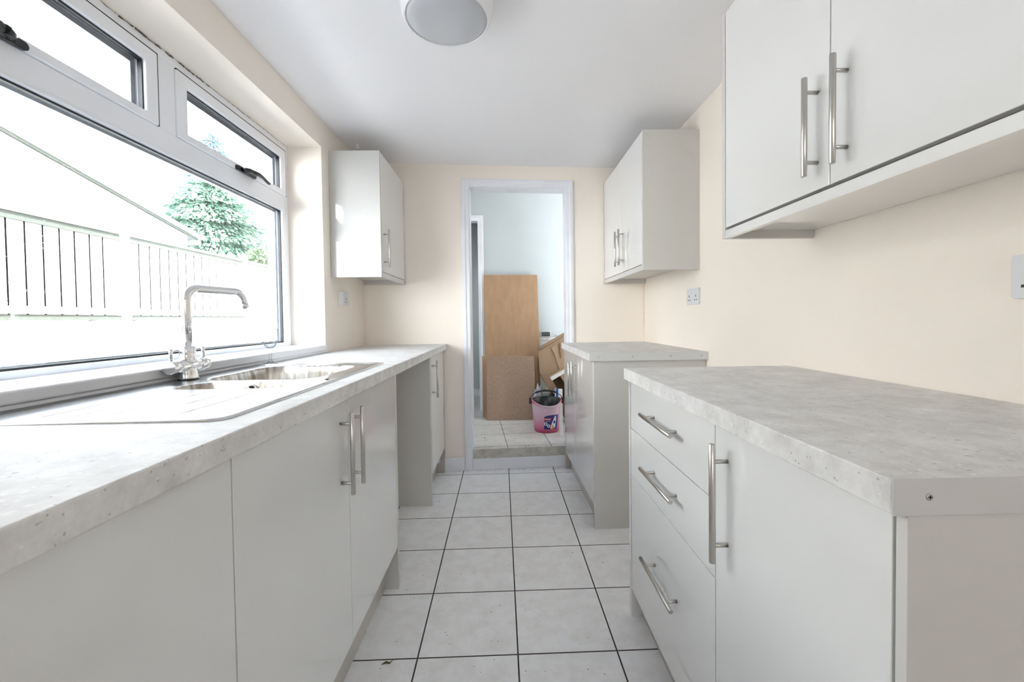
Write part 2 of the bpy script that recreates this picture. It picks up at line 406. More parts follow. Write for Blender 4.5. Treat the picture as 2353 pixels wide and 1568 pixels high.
def tiled_floor(name, mat, x0, x1, y0, y1, z0, z1, org, ang, ts, label):
    b = MB(); sk = SF if name == 'floor_hall' else 0
    if sk: P_ = [(DX0, yf(DX0)), (DX1, yf(DX1)), (DX1, yf(DX1) + .131), (x1, yf(x1) + .131), (x1, y1), (x0, y1), (x0, yf(x0) + .131), (DX0, yf(DX0) + .131)]
    else: P_ = [(x0, y0), (x1, y0), (x1, y1), (x0, y1)]
    b.prism(P_, z0, z1, 'z')
    o = b.build(name, mat)
    me = o.data; uv = me.uv_layers.new(name='tiles'); c, s_ = math.cos(-ang), math.sin(-ang)
    for l in me.loops:
        p = me.vertices[l.vertex_index].co; dx, dy = p.x - org[0], p.y - org[1]
        uv.data[l.index].uv = ((c * dx - s_ * dy) / ts + 50, (s_ * dx + c * dy) / ts + 50)
    return struct(o, label, 'floor')
tiled_floor('floor', 'tiles', XL - .3, XR + .3, YB - .1, 3.16, -.12, 0, (-0.2968, 1.3411), 0.0114, 0.3212,
            'kitchen floor of square off white tiles with dark grout')
# floor stops under the end wall; the hall floor stands one step higher
slab('ceiling', 'ceiling', XL - .35, XR + .35, YB - .15, 3.16, ZC, ZC + .25, 'flat white painted kitchen ceiling', 'ceiling')

# left wall with the window opening (y 0.66..2.345, z .925..2.028)
WY0, WY1, WZ0, WZ1 = 0.655, 2.345, 0.915, 2.025
b = MB()
def wall_with_hole(b, x0, x1, y0, y1, z0, z1, hy0, hy1, hz0, hz1):
    o = [(y0, z0), (y1, z0), (y1, z1), (y0, z1)]; i = [(hy0, hz0), (hy1, hz0), (hy1, hz1), (hy0, hz1)]
    V = [([b.bm.verts.new((x, a, c)) for a, c in o], [b.bm.verts.new((x, a, c)) for a, c in i]) for x in (x0, x1)]
    for j in range(4):
        q = (j + 1) % 4
        b.face([V[0][0][j], V[0][0][q], V[0][1][q], V[0][1][j]]); b.face([V[1][0][j], V[1][1][j], V[1][1][q], V[1][0][q]])
        b.face([V[0][0][j], V[1][0][j], V[1][0][q], V[0][0][q]]); b.face([V[0][1][j], V[0][1][q], V[1][1][q], V[1][1][j]])
wall_with_hole(b, XL - .30, XL, YB - .1, 2.98, -.1, ZC, WY0, WY1, WZ0, WZ1)
struct(b.build('wall_left', 'peach', bevel=.003), 'peach painted wall around the kitchen window above the sink', 'wall')
slab('wall_right', 'peach', XR, XR + .25, YB - .1, 3.12, -.1, ZC, 'long peach painted wall behind the right hand cabinets', 'wall')

# end wall with the doorway
b = MB(farxf)
pts_o = [(-1.29, -.1), (DX0, -.1), (DX0, DZ1), (DX1, DZ1), (DX1, -.1), (1.27, -.1), (1.27, 2.6), (-1.29, 2.6)]
A = [b.bm.verts.new((p[0], YF0, p[1])) for p in pts_o]; B = [b.bm.verts.new((p[0], YF0 + .13, p[1])) for p in pts_o]
for V_ in (A, B):
    b.face([V_[0], V_[1], V_[2], V_[7]]); b.face([V_[2], V_[3], V_[6], V_[7]]); b.face([V_[3], V_[4], V_[5], V_[6]])
for i in range(8): b.face([A[i], A[(i + 1) % 8], B[(i + 1) % 8], B[i]])
struct(b.build('wall_end', 'peach'), 'peach end wall holding the doorway', 'wall')
# back wall behind the camera; its unseen glazed door is added for fill light
b = MB()
pts_o = [(-1.29, -.1), (-.36, -.1), (-.36, 2.05), (.60, 2.05), (.60, -.1), (1.27, -.1), (1.27, ZC), (-1.29, ZC)]
A = [b.bm.verts.new((p[0], YB, p[1])) for p in pts_o]; B = [b.bm.verts.new((p[0], YB - .1, p[1])) for p in pts_o]
for V_ in (A, B):
    b.face([V_[0], V_[1], V_[2], V_[7]]); b.face([V_[2], V_[3], V_[6], V_[7]]); b.face([V_[3], V_[4], V_[5], V_[6]])
for i in range(8): b.face([A[i], A[(i + 1) % 8], B[(i + 1) % 8], B[i]])
struct(b.build('wall_back', 'peach'), 'peach wall behind the photographer', 'wall')
d2 = MB()
for bx in ((-.36, -.25, 0, 2.05), (.49, .60, 0, 2.05), (-.25, .49, 1.95, 2.05), (-.25, .49, 0, 1.30), (-.25, .49, 1.60, 1.96)):
    d2.box(bx[0], bx[1], YB - .07, YB - .01, bx[2], bx[3])
d2 = struct(d2.build('fill_door', 'upvc', bevel=.003), 'unseen white glazed door added behind the photographer for fill light', 'door')
MB().box(-.25, .49, YB - .045, YB - .04, 1.30, 1.60).build('pane', 'pane', d2)

# doorway woodwork (door_1): lining, architrave, step riser
b = MB(farxf)
b.box(DX0 - .002, DX0 + .014, YF0 - .002, YF0 + .132, 0.0, DZ1 - .012); b.box(DX1 - .014, DX1 + .002, YF0 - .002, YF0 + .132, 0.0, DZ1 - .012)
b.box(DX0 - .002, DX1 + .002, YF0 - .002, YF0 + .132, DZ1 - .012, DZ1 + .002)
d1 = struct(b.build('door_1', 'trim', bevel=.002), 'white painted doorway without a door in the end wall', 'doorway')
b = MB(farxf)   # architrave as a stepped moulding, mitred
def mould(b, x0, x1, z1, wd, yb, dirn):
    prof = [(0, 0), (.012, .0), (.016, .006), (.018, wd * .45), (.011, wd * .6), (.010, wd), (0, wd)]
    L = []
    for (X, Z, sx, sz) in ((x0, .0, -1, 0), (x0, z1, -1, 1), (x1, z1, 1, 1), (x1, .0, 1, 0)):
        L.append([b.bm.verts.new((X + sx * (wd - q[1]), yb + dirn * q[0], Z + sz * (wd - q[1]))) for q in prof])
    for a, c in zip(L, L[1:]):
        for k in range(len(prof)):
            q = (k + 1) % len(prof); b.face([a[k], a[q], c[q], c[k]])
    b.face(L[0]); b.face(L[-1][::-1])
mould(b, DX0 + .008, DX1 - .008, DZ1 - .008, .052, YF0, -1)
b.build('architrave', 'trim', d1, bevel=.001)
MB(farxf).box(DX0 + .012, DX1 - .014, YF0 - .012, YF0 + .02, 0, .082).build('step_riser_board', 'trim', d1, bevel=.004)
MB(farxf).box(DX0 + .012, DX1 - .014, YF0 - .004, YF0 + .004, .083, .146).build('step_edge', 'stepcream', d1, bevel=.001)
# skirting piece between the left unit and the doorway
struct(MB(farxf).box(-.500, DX0 - .046, YF0 - .014, YF0, 0, .098).build('baseboard_end', 'trim', bevel=.004),
       'short white skirting between the left unit and the doorway', 'skirting')

# hall beyond
HY = 4.33
tiled_floor('floor_hall', 'halltiles', -1.3, 1.9, 3.0565, 5.35, -.1, .148, (-.002, 3.105), .085, .3212,
            'raised floor of worn off white tiles beyond the doorway')
slab('ceiling_hall', 'ceiling', -1.4, 1.9, 3.19, 5.4, 2.6, 2.8, 'ceiling of the room beyond the doorway', 'ceiling')
b = MB(farxf)
pts_o = [(-1.3, 0), (-1.02, 0), (-1.02, 2.085), (-.262, 2.085), (-.262, 0), (1.9, 0), (1.9, 2.6), (-1.3, 2.6)]
hy = HY - SF * -.24
A = [b.bm.verts.new((p[0], hy, p[1])) for p in pts_o]; B = [b.bm.verts.new((p[0], hy + .1, p[1])) for p in pts_o]
for V_ in (A, B):
    b.face([V_[0], V_[1], V_[2], V_[7]]); b.face([V_[2], V_[3], V_[6], V_[7]]); b.face([V_[3], V_[4], V_[5], V_[6]])
for i in range(8): b.face([A[i], A[(i + 1) % 8], B[(i + 1) % 8], B[i]])
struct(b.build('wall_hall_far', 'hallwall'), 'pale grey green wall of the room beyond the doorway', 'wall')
b = MB(farxf)
mould(b, -1.0, -.272, 2.075, .055, hy, -1)
b.box(-.276, -.260, hy - .002, hy + .102, .1, 2.087); b.box(-1.022, -.26, hy - .002, hy + .102, 2.073, 2.089)
struct(b.build('door_3', 'trim', bevel=.001), 'second white door frame seen through the doorway', 'doorway')
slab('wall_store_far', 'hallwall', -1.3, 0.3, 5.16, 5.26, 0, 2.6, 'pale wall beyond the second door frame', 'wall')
slab('baseboard_store', 'trim', -1.3, .3, 5.145, 5.16, .14, .235, 'white skirting beyond the second door frame', 'skirting')
b = MB(); wall_with_hole(b, -1.3, -1.2, 3.19, 5.4, 0, 2.6, 3.45, 4.05, 1.00, 1.95)
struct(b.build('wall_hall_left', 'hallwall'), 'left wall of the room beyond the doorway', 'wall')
wh = struct(MB().ring(-1.28, -1.22, 3.45, 4.05, 1.00, 1.95, .06, .06, .06, .06).build('window_2', 'upvc', bevel=.002),
            'white window of the room beyond the doorway', 'window')
MB().box(-1.255, -1.25, 3.51, 3.99, 1.06, 1.89).build('pane', 'pane', wh)
slab('wall_hall_right', 'hallwall', 1.6, 1.7, 3.1, 5.4, 0, 2.6, 'right wall of the room beyond the doorway', 'wall')
slab('wall_store_end', 'hallwall', .2, .3, 4.45, 5.2, 0, 2.6, 'side wall of the space beyond the second door frame', 'wall')

# ------------------------------------------------------------------ window
FX = -1.17
b = MB()
b.ring(FX - .07, FX, WY0, WY1, .925, WZ1, .052, .058, .043, .0345)                 # outer frame
b.box(FX - .07, FX - .0005, WY0 + .03, WY1 - .03, 1.672, 1.7485)                    # transom
b.box(FX - .07, FX - .001, 1.4845, 1.5665, 1.735, 2.0)                               # mullion between the top lights
win = struct(b.build('window_1', 'upvc', bevel=.004), 'large white plastic kitchen window with two top lights above the sink', 'window')
def gl_unit(par, y0, y1, z0, z1, xg=FX - .028, gk=.009):
    MB().ring(FX - .022, FX - .010, y0 - .001, y1 + .001, z0 - .001, z1 + .001, gk, gk, gk, gk).build('gasket', 'gasket', par)
    MB().ring(FX - .052, FX - .034, y0 - .001, y1 + .001, z0 - .001, z1 + .001, gk * 1.9, gk * 1.9, gk * 1.6, gk * 1.6).build('glazing_spacer', 'spacer', par)
    MB().box(xg - .003, xg, y0 + .002, y1 - .002, z0 + .002, z1 - .002).build('pane', 'pane', par)
b_ = MB().ring(FX - .012, FX + .001, WY0 + .050, WY1 - .056, .966, 1.674, .010, .010, .006, .008).build('glazing_bead', 'upvc', win, bevel=.002)
gl_unit(win, WY0 + .060, WY1 - .066, .972, 1.666, gk=.007)
def sash(y0, y1, hy_, label, hs=1):
    s = MB()
    s.ring(FX - .05, FX + .006, y0, y1, 1.749, 1.990, .050, .050, .028, .046)
    s_ = s.build('opening_sash', 'upvc', win, bevel=.005)
    sub(s_, label)
    # dark shadow line of the seal round the sash
    MB().prism([(y0, 1.990), (y1 + .0, 1.990), (y1, 1.749), (y1 + .003, 1.749), (y1 + .003, 1.993), (y0, 1.993)], FX - .002, FX + .0035, 'x').build('seal', 'gasket', win)
    y0i, y1i, z0i, z1i = y0 + .049, y1 - .049, 1.776, 1.945
    MB().ring(FX - .018, FX - .004, y0i, y1i, z0i, z1i, .006, .006, .004, .007).build('gasket', 'gasket', s_)
    MB().ring(FX - .048, FX - .030, y0i, y1i, z0i, z1i, .018, .018, .012, .018).build('glazing_spacer', 'spacer', s_)
    MB().box(FX - .033, FX - .030, y0i, y1i, z0i, z1i).build('pane', 'pane', s_)
    # espagnolette handle
    h = MB(); X = FX + .006; zc = 1.756
    n = 20
    for (r_, xo, l0, l1) in ((.011, .000, -.060, .062),):
        P = [(hy_ + l1 * 1.0 + .011 * math.cos(a), zc + .011 * math.sin(a)) for a in [PI / 2 - PI * i / 10 for i in range(11)]]
        P += [(hy_ + l0 + .011 * math.cos(a), zc + .011 * math.sin(a)) for a in [-PI / 2 - PI * i / 10 for i in range(11)]]
        h.prism(P, X - .002, X + .010, 'x')
    ho = h.build('handle_plate', 'blackplastic', s_, bevel=.002)
    h = MB()
    H = lambda dx, dy, dz: (X + dx, hy_ + hs * dy, zc + dz)
    path = [H(.008, -.015, 0), H(.022, -.008, 0), H(.032, .012, .001), H(.037, .045, .003), H(.036, .080, .001), H(.034, .110, -.006), H(.036, .130, -.012)]
    h.tube(path, [.011, .012, .0115, .0095, .0075, .0070, .0065], 14)
    h.tube([H(.010, -.030, 0), H(.022, -.022, 0), H(.032, .0, 0)], [.0095, .0115, .0115], 14)
    lv = h.build('sash_handle', 'blackplastic', s_)
    h = MB(); h.tube([H(.030, -.012, .009), H(.0325, -.012, .0125)], .0050, 14)
    h.build('lock_button', 'zinc', s_)
    return s_
sash(.715, 1.484, 1.008, 'opening top light nearer the camera', -1)
sash(1.567, 2.318, 1.955, 'opening top light nearer the end wall')
# window board
b = MB()
b.box(FX - .0, XL - .001, WY0 + .002, WY1 - .003, .916, .953)
b.box(XL - .002, XL + .014, WY0 - .03, WY1 - .010, .922, .953)
b.build('window_sill', 'sill', win, bevel=.006, seg=3)
MB().box(XL, XL + .009, .2, 2.34, ZW, .923).build('sill_bead', 'sill', win, bevel=.003)
# crack and mould line where the frame meets the soffit
b = MB(); random.seed(3); y = 1.25
while y < 2.28:
    L = random.uniform(.02, .06); z = WZ1 - .003
    pts = [(FX + .003, y + L * i / 5, z - random.uniform(0, .004)) for i in range(6)]
    b.tube(pts, [random.uniform(.0004, .0016) * (1.5 if 1.3 < y < 1.75 else .6) for _ in pts], 5)
    y += L + random.uniform(0, .02)
b.build('sealant_crack', 'mould', win)

# ------------------------------------------------------------------ handles
def handle(parent, xd, sgn, y, z, axis, L, post=.16, r=.0062, off=.031):
    """T-bar handle on a door whose face is at x=xd and whose outward normal is sgn*x"""
    b = MB(); xb = xd + sgn * off
    def seg(p, q, rr):
        p, q = Vector(p), Vector(q); d = (q - p).normalized()
        b.tube([p, p + d * .0012, q - d * .0012, q], [rr * .82, rr, rr, rr * .82], 20)
    if axis == 'z':
        seg((xb, y, z - L / 2), (xb, y, z + L / 2), r)
        for s in (-1, 1): b.tube([(xd, y, z + s * post / 2), (xb, y, z + s * post / 2)], r * .72, 16)
    else:
        seg((xb, y - L / 2, z), (xb, y + L / 2, z), r)
        for s in (-1, 1): b.tube([(xd, y + s * post / 2, z), (xb, y + s * post / 2, z)], r * .72, 16)
    return b.build('handle', 'steel', parent)

def door(parent, xf_, xb_, y0, y1, z0, z1, name='door'):
    return MB().box(min(xf_, xb_), max(xf_, xb_), y0 + .0015, y1 - .0015, z0, z1).build(name, 'gloss_door', parent, bevel=.0012, seg=2)

# ------------------------------------------------------------------ left base run
XD = -.445; DT = .019
def base_left(label, y0, y1, doors, z0=.172, z1=.8665, group=None):
    t = thing('base_cabinet', ((XD + XL) / 2, (y0 + y1) / 2, 0), label, 'cabinet', group)
    c = MB()
    xb = XL + .004; xf_ = XD - DT - .002; k = .018
    c.box(xb, xf_, y0 + .0005, y0 + k, .155, .868); c.box(xb, xf_, y1 - k, y1 - .0005, .155, .868)
    c.box(xb, xf_, y0 + k, y1 - k, .155, .173); c.box(xb, xb + .006, y0 + k, y1 - k, .173, .868)
    c.box(xf_ - .08, xf_, y0 + k, y1 - k, .85, .868)
    c.build('carcass', 'carcass', t, bevel=.0008)
    for (a, e, hy_) in doors:
        d = door(t, XD, XD - DT, a, e, z0, z1)
        if hy_ is not None: handle(d, XD, 1, hy_, .727, 'z', .222)
    return t
uA = base_left('cream gloss base cabinet nearest the camera under the left worktop', .19, .69, [(.19, .69, .235)])
uS = base_left('double door cream gloss sink base cabinet on the left', .69, 1.695, [(.69, 1.193, 1.137), (1.193, 1.695, 1.218)])
MB().prism([(XL + .004, 0), (XD - .056, 0), (XD - .0, 0), (XD - .0, .868), (XL + .004, .868)], 1.697, 1.716, 'y').build('end_panel', 'carcass', uS, bevel=.0008)
base_left('cream gloss base cabinet behind the camera on the left', -.31, .188, [(-.31, .188, None)])
uE = base_left('narrow cream gloss base cabinet against the end wall by the doorway, left side', 2.480, 2.985, [(2.500, 2.985, 2.548)])
MB().box(XL + .004, XD + .001, 2.460, 2.480, 0, .868).build('end_panel', 'carcass', uE, bevel=.0008)
MB().box(XD - .075, XD + .0, 2.987, 3.018, 0, .868).build('filler_panel', 'plinth', uE, bevel=.0008)
b = MB(); b.tube([(XD - .045, 2.987, .085), (XD - .045, 2.982, .085)], .014, 16)
b.build('plastic_cap', 'whiteplastic', uE)
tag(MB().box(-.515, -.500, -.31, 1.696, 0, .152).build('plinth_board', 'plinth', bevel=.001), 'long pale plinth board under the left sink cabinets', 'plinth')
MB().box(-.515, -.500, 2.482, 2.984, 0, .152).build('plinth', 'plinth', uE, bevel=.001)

# worktop left with sink cut-out
SX0, SX1, SY0, SY1 = -.978, -.487, .735, 1.700      # sink rim
b = MB()
XE = -.4237
def slab_hole(b, x0, x1, y0, yb0, yb1, z0, z1, h):
    o = [(x0, y0), (x1, y0), (x1, yb1), (x0, yb0)]; i = [(h[0], h[2]), (h[1], h[2]), (h[1], h[3]), (h[0], h[3])]
    V = [([b.bm.verts.new((p[0], p[1], z)) for p in o], [b.bm.verts.new((p[0], p[1], z)) for p in i]) for z in (z0, z1)]
    for j in range(4):
        q = (j + 1) % 4
        b.face([V[0][0][j], V[0][0][q], V[0][1][q], V[0][1][j]]); b.face([V[1][0][j], V[1][1][j], V[1][1][q], V[1][0][q]])
        b.face([V[0][0][j], V[1][0][j], V[1][0][q], V[0][0][q]]); b.face([V[0][1][j], V[0][1][q], V[1][1][q], V[1][1][j]])
slab_hole(b, XL + .001, XE, -.31, yf(XL) - .001, yf(XE) - .001, ZW - TW, ZW, (SX0 + .012, SX1 - .012, SY0 + .012, SY1 - .012))
tag(b.build('worktop', 'stone', bevel=.003, seg=3), 'long grey stone effect worktop under the window holding the sink', 'worktop')

# ------------------------------------------------------------------ sink
def rrect(x0, x1, y0, y1, r, n=8):
    P = []
    rr = r if isinstance(r, (list, tuple)) else [r] * 4
    for (cx_, cy_, a0, q) in ((x1 - rr[0], y0 + rr[0], -PI / 2, rr[0]), (x1 - rr[1], y1 - rr[1], 0, rr[1]), (x0 + rr[2], y1 - rr[2], PI / 2, rr[2]), (x0 + rr[3], y0 + rr[3], PI, rr[3])):
        for i in range(n + 1):
            a = a0 + PI / 2 * i / n; P.append((cx_ + q * math.cos(a), cy_ + q * math.sin(a)))
    return P
sink = thing('sink', ((SX0 + SX1) / 2, (SY0 + SY1) / 2, ZW), 'stainless steel one and a half bowl sink with ribbed drainer set in the left worktop', 'sink')
def loopv(bm, P, z): return [bm.verts.new((p[0], p[1], z)) for p in P]
def bridge(b, A, B, smooth=True, m=None):
    n = len(A)
    for i in range(n): b.face([A[i], A[(i + 1) % n], B[(i + 1) % n], B[i]], m, smooth)
def insetrr(x0, x1, y0, y1, r, d, n=8):
    rr = [max(q - d, .002) for q in r]
    return rrect(x0 + d, x1 - d, y0 + d, y1 - d, rr, n)
b = MB()
rim = [.035, .006, .006, .035]
z1 = ZW + .0045
o0 = loopv(b.bm, insetrr(SX0, SX1, SY0, SY1, rim, 0), ZW + .0004)
o1 = loopv(b.bm, insetrr(SX0, SX1, SY0, SY1, rim, .0025), z1)
o2 = loopv(b.bm, insetrr(SX0, SX1, SY0, SY1, rim, .012), z1 + .0003)
o3 = loopv(b.bm, insetrr(SX0, SX1, SY0, SY1, rim, .018), z1 - .003)
bridge(b, o0, o1); bridge(b, o1, o2); bridge(b, o2, o3)
holes = []
BIG = (-.905, -.560, 1.250, 1.640); SML = (-.872, -.572, 1.090, 1.222)
H1 = rrect(*BIG, .075, 10); H2 = rrect(*SML, .052, 10)
holes.append(loopv(b.bm, H1, z1 - .003)); holes.append(loopv(b.bm, H2, z1 - .003))
gro = []
for gx, ye in ((-.848, 1.072), (-.790, 1.056), (-.730, 1.050), (-.668, 1.044), (-.606, 1.036)):
    P = [(gx + .0028 * math.cos(a), ye + .0028 * math.sin(a)) for a in [PI * i / 6 for i in range(7)]] + \
        [(gx + .0028 * math.cos(a), .790 + .0028 * math.sin(a)) for a in [PI + PI * i / 6 for i in range(7)]]
    top = loopv(b.bm, P, z1 - .003); bot = loopv(b.bm, [(gx + (p[0] - gx) * .35, p[1]) for p in P], z1 - .0065)
    holes.append(top); bridge(b, top, bot); b.face(bot[::-1])
edges = []
for L in [o3] + holes:
    for i in range(len(L)):
        e = b.bm.edges.get((L[i], L[(i + 1) % len(L)])) or b.bm.edges.new((L[i], L[(i + 1) % len(L)]))
        edges.append(e)
res = bmesh.ops.triangle_fill(b.bm, use_beauty=True, use_dissolve=False, edges=edges)
b.build('drainer_deck', 'sink', sink)
def bowl(name, rect, r, depth, mat):
    b = MB(); x0, x1, y0, y1 = rect; prev = None
    prof = [(-.002, -.0035), (.000, -.003), (.003, -.0045), (.006, -.010), (.010, -.03), (.016, -depth + .03), (.024, -depth + .012), (.040, -depth)]
    for d, z in prof:
        L = loopv(b.bm, insetrr(x0, x1, y0, y1, [r] * 4, d, 10), z1 + z)
        if prev: bridge(b, prev, L)
        prev = L
    b.face(prev)
    return b.build(name, mat, sink)
bw1 = bowl('main_bowl', BIG, .075, .155, 'basin'); bw2 = bowl('half_bowl', SML, .052, .095, 'basin')
for (c, rr, zz) in (((-.73, 1.44), .042, -.1535), ((-.72, 1.156), .03, -.0935)):
    b = MB(); b.lathe([(rr, 0), (rr, .0025), (rr * .86, .003), (rr * .8, .001), (rr * .3, .001), (rr * .26, .004), (.001, .0045)], (c[0], c[1], z1 + zz), 32)
    b.build('drain', 'chrome', bw1 if rr > .035 else bw2)
# round overflow on the far wall of the half bowl
b = MB(); yo = 1.2105; xo = -.718; zo = z1 - .024
b.tube([(xo, yo + .004, zo), (xo, yo - .002, zo)], [.0145, .0145], 28, 'chrome')
b.tube([(xo, yo - .002, zo), (xo, yo - .0024, zo)], [.0115, .0112], 28, 'slot')
for k in range(3):
    a = k * 2 * PI / 3 + .4
    b.tube([(xo, yo - .003, zo), (xo + .0115 * math.cos(a), yo - .003, zo + .0115 * math.sin(a))], .0012, 8, 'chrome')
b.tube([(xo, yo - .002, zo), (xo, yo - .005, zo)], .0035, 12, 'chrome')
b.build('overflow_rose', None, bw2)
# small peeling white sticker on the deck
b = MB(); n = 8
P = []
for i in range(n + 1):
    t = i / n; P.append((-.560 + .045 * t, 1.262 - .018 * t, z1 - .0025 + .006 * max(0, t - .6) ** 2 * 6))
for a, c in zip(P, P[1:]):
    v = [b.bm.verts.new(q) for q in ((a[0], a[1] - .009, a[2]), (c[0], c[1] - .009, c[2]), (c[0], c[1] + .009, c[2]), (a[0], a[1] + .009, a[2]))]
    b.face(v, None, True)
bmesh.ops.remove_doubles(b.bm, verts=b.bm.verts[:], dist=.0001)
o = b.build('sticker', 'whiteplastic', sink); md = o.modifiers.new('s', 'SOLIDIFY'); md.thickness = .0008

# ------------------------------------------------------------------ mixer tap
TX, TY = -.948, 1.285
tap = thing('mixer_tap', (TX, TY, ZW + .0015), 'chrome mixer tap with tall swivel spout at the back of the sink', 'tap')
zb = ZW + .0015
b = MB(); b.lathe([(.0275, 0), (.0275, .0025), (.026, .003)], (TX, TY, zb), 40); b.build('base_washer', 'blackplastic', tap)
b = MB()
b.lathe([(.0262, .003), (.026, .008), (.0245, .018), (.0225, .030), (.0215, .040)], (TX, TY, zb), 40)
b.lathe([(.0235, .050), (.0235, .056), (.0215, .064), (.0205, .070), (.0198, .084), (.0200, .0855), (.0200, .099), (.0150, .1)], (TX, TY, zb), 40)
b.tube([(TX, TY - .040, zb + .043), (TX, TY - .036, zb + .043), (TX, TY + .036, zb + .043), (TX, TY + .040, zb + .043)], [.0175, .019, .019, .0175], 32)
b.build('tap_body', 'chrome', tap)
for s in (-1, 1):
    b = MB(); zc = zb + .043
    b.tube([(TX, TY + s * .040, zc), (TX, TY + s * .041, zc), (TX, TY + s * .072, zc), (TX, TY + s * .0735, zc)], [.0185, .0195, .0195, .0185], 36)
    b.tube([(TX, TY + s * .0735, zc), (TX, TY + s * .0745, zc)], [.006, .005], 20)
    kn = b.build('tap_knob', 'chrome', tap)
    b = MB(); b.tube([(TX, TY + s * .064, zc + .015), (TX, TY + s * .064, zc + .051), (TX, TY + s * .064, zc + .0525)], [.0052, .0052, .0045], 18)
    b.build('lever_pin', 'chrome', kn)
b = MB(); ztop = 1.184
dv = Vector((.045, .205, 0)).normalized(); Lh = .207; rb = .036; r_ = .0128
path = [Vector((TX, TY, zb + .098)), Vector((TX, TY, 1.10)), Vector((TX, TY, ztop - rb))]
for i in range(1, 11):
    a = PI / 2 * i / 10; path.append(Vector((TX, TY, ztop - rb)) + dv * (rb * (1 - math.cos(a))) + Vector((0, 0, rb * math.sin(a))))
c2 = Vector((TX, TY, ztop - rb)) + dv * (Lh - rb)
for i in range(0, 10):
    a = R(78) * i / 9; path.append(c2 + dv * (rb * math.sin(a)) + Vector((0, 0, rb * math.cos(a) - .0)))
tip = path[-1] + (path[-1] - path[-2]).normalized() * .014; path.append(tip)
b.tube(path, r_, 28)
sp_ = b.build('spout', 'chrome', tap)
dd = (path[-1] - path[-2]).normalized()
b = MB(); b.tube([tip - dd * .002, tip + dd * .001, tip + dd * .013], [.0130, .0137, .0137], 28); b.build('aerator', 'chrome', sp_)

# ------------------------------------------------------------------ wine glass
GX, GY = -.958, 1.745
b = MB()
prof = [(.0005, .0005), (.027, .0005), (.0275, .0015), (.020, .004), (.010, .008), (.0055, .014), (.0045, .028), (.0060, .036), (.0042, .044), (.0045, .054), (.010, .060),
        (.018, .068), (.0255, .082), (.030, .100), (.0315, .120), (.0310, .143), (.0300, .1435), (.0302, .120), (.0287, .100), (.0242, .083), (.0165, .070), (.007, .063), (.0005, .062)]
def cut(j, r, z, a):
    if 9 <= j <= 13: r = r * (1 - .035 * abs(math.cos(a * 6)))
    return r, z
b.lathe(prof, (GX, GY, ZW), 48, rfun=cut, caps=True)
tag(b.build('wine_glass', 'crystal', loc=(GX, GY, ZW)), 'cut crystal wine glass standing between the sink and the window sill', 'glass')

# ------------------------------------------------------------------ left wall cabinet
t = thing('wall_cabinet', (-.85, 2.72, 1.33), 'single door wall cabinet left of the doorway beside the window', 'cabinet')
LX = -.702
b = MB(); b.box(XL + .001, LX, 2.436, 2.454, 1.329, 2.040); b.build('end_panel', 'panel_gloss', t, bevel=.0008)
b = MB(); b.box(XL + .001, LX - .021, 2.455, 2.984, 1.362, 2.036); b.build('carcass', 'carcass', t, bevel=.0008)
b = MB(); b.box(LX - .018, LX, 2.4545, 3.000, 1.329, 1.357); b.box(XL + .001, LX, 2.985, 3.000, 1.329, 2.036); b.build('light_pelmet', 'carcass', t, bevel=.0008)
d = door(t, LX, LX - .019, 2.4545, 2.984, 1.361, 2.036); handle(d, LX, 1, 2.495, 1.500, 'z', .216, off=.031)

# ------------------------------------------------------------------ right far units
RX = .722
t = thing('wall_cabinet', (.87, 2.66, 1.33), 'double door wall cabinet right of the doorway', 'cabinet')
MB().box(RX, XR - .001, 2.222, 2.240, 1.329, 2.058).build('end_panel', 'carcass', t, bevel=.0008)
MB().box(RX + .021, XR - .001, 2.241, 3.085, 1.362, 2.054).build('carcass', 'carcass', t, bevel=.0008)
b = MB(); b.box(RX, RX + .018, 2.2405, 3.095, 1.329, 1.357); b.box(RX, XR - .001, 3.085, 3.104, 1.329, 2.054); b.build('light_pelmet', 'carcass', t, bevel=.0008)
d = door(t, RX, RX + .019, 2.2405, 2.636, 1.361, 2.054); handle(d, RX, -1, 2.594, 1.511, 'z', .218, off=.031)
d = door(t, RX, RX + .019, 2.636, 3.084, 1.361, 2.054); handle(d, RX, -1, 2.678, 1.511, 'z', .218, off=.031)

BX = .440
t = thing('base_cabinet', (.73, 2.6, 0), 'double door base cabinet with plain grey side, right of the doorway', 'cabinet')
MB().box(BX, XR - .002, 2.140, 2.159, 0, .862).build('end_panel', 'carcass', t, bevel=.0008)
MB().box(BX + .021, XR - .002, 2.160, 3.02, .13, .86).build('carcass', 'carcass', t, bevel=.0008)
MB().box(BX + .0, BX + .05, 3.022, 3.052, 0, .862).build('filler_panel', 'plinth', t, bevel=.0008)
d = door(t, BX, BX + .019, 2.160, 2.652, .118, .856); handle(d, BX, -1, 2.600, .708, 'z', .222)
d = door(t, BX, BX + .019, 2.652, 3.045, .118, .856); handle(d, BX, -1, 2.706, .690, 'z', .218)

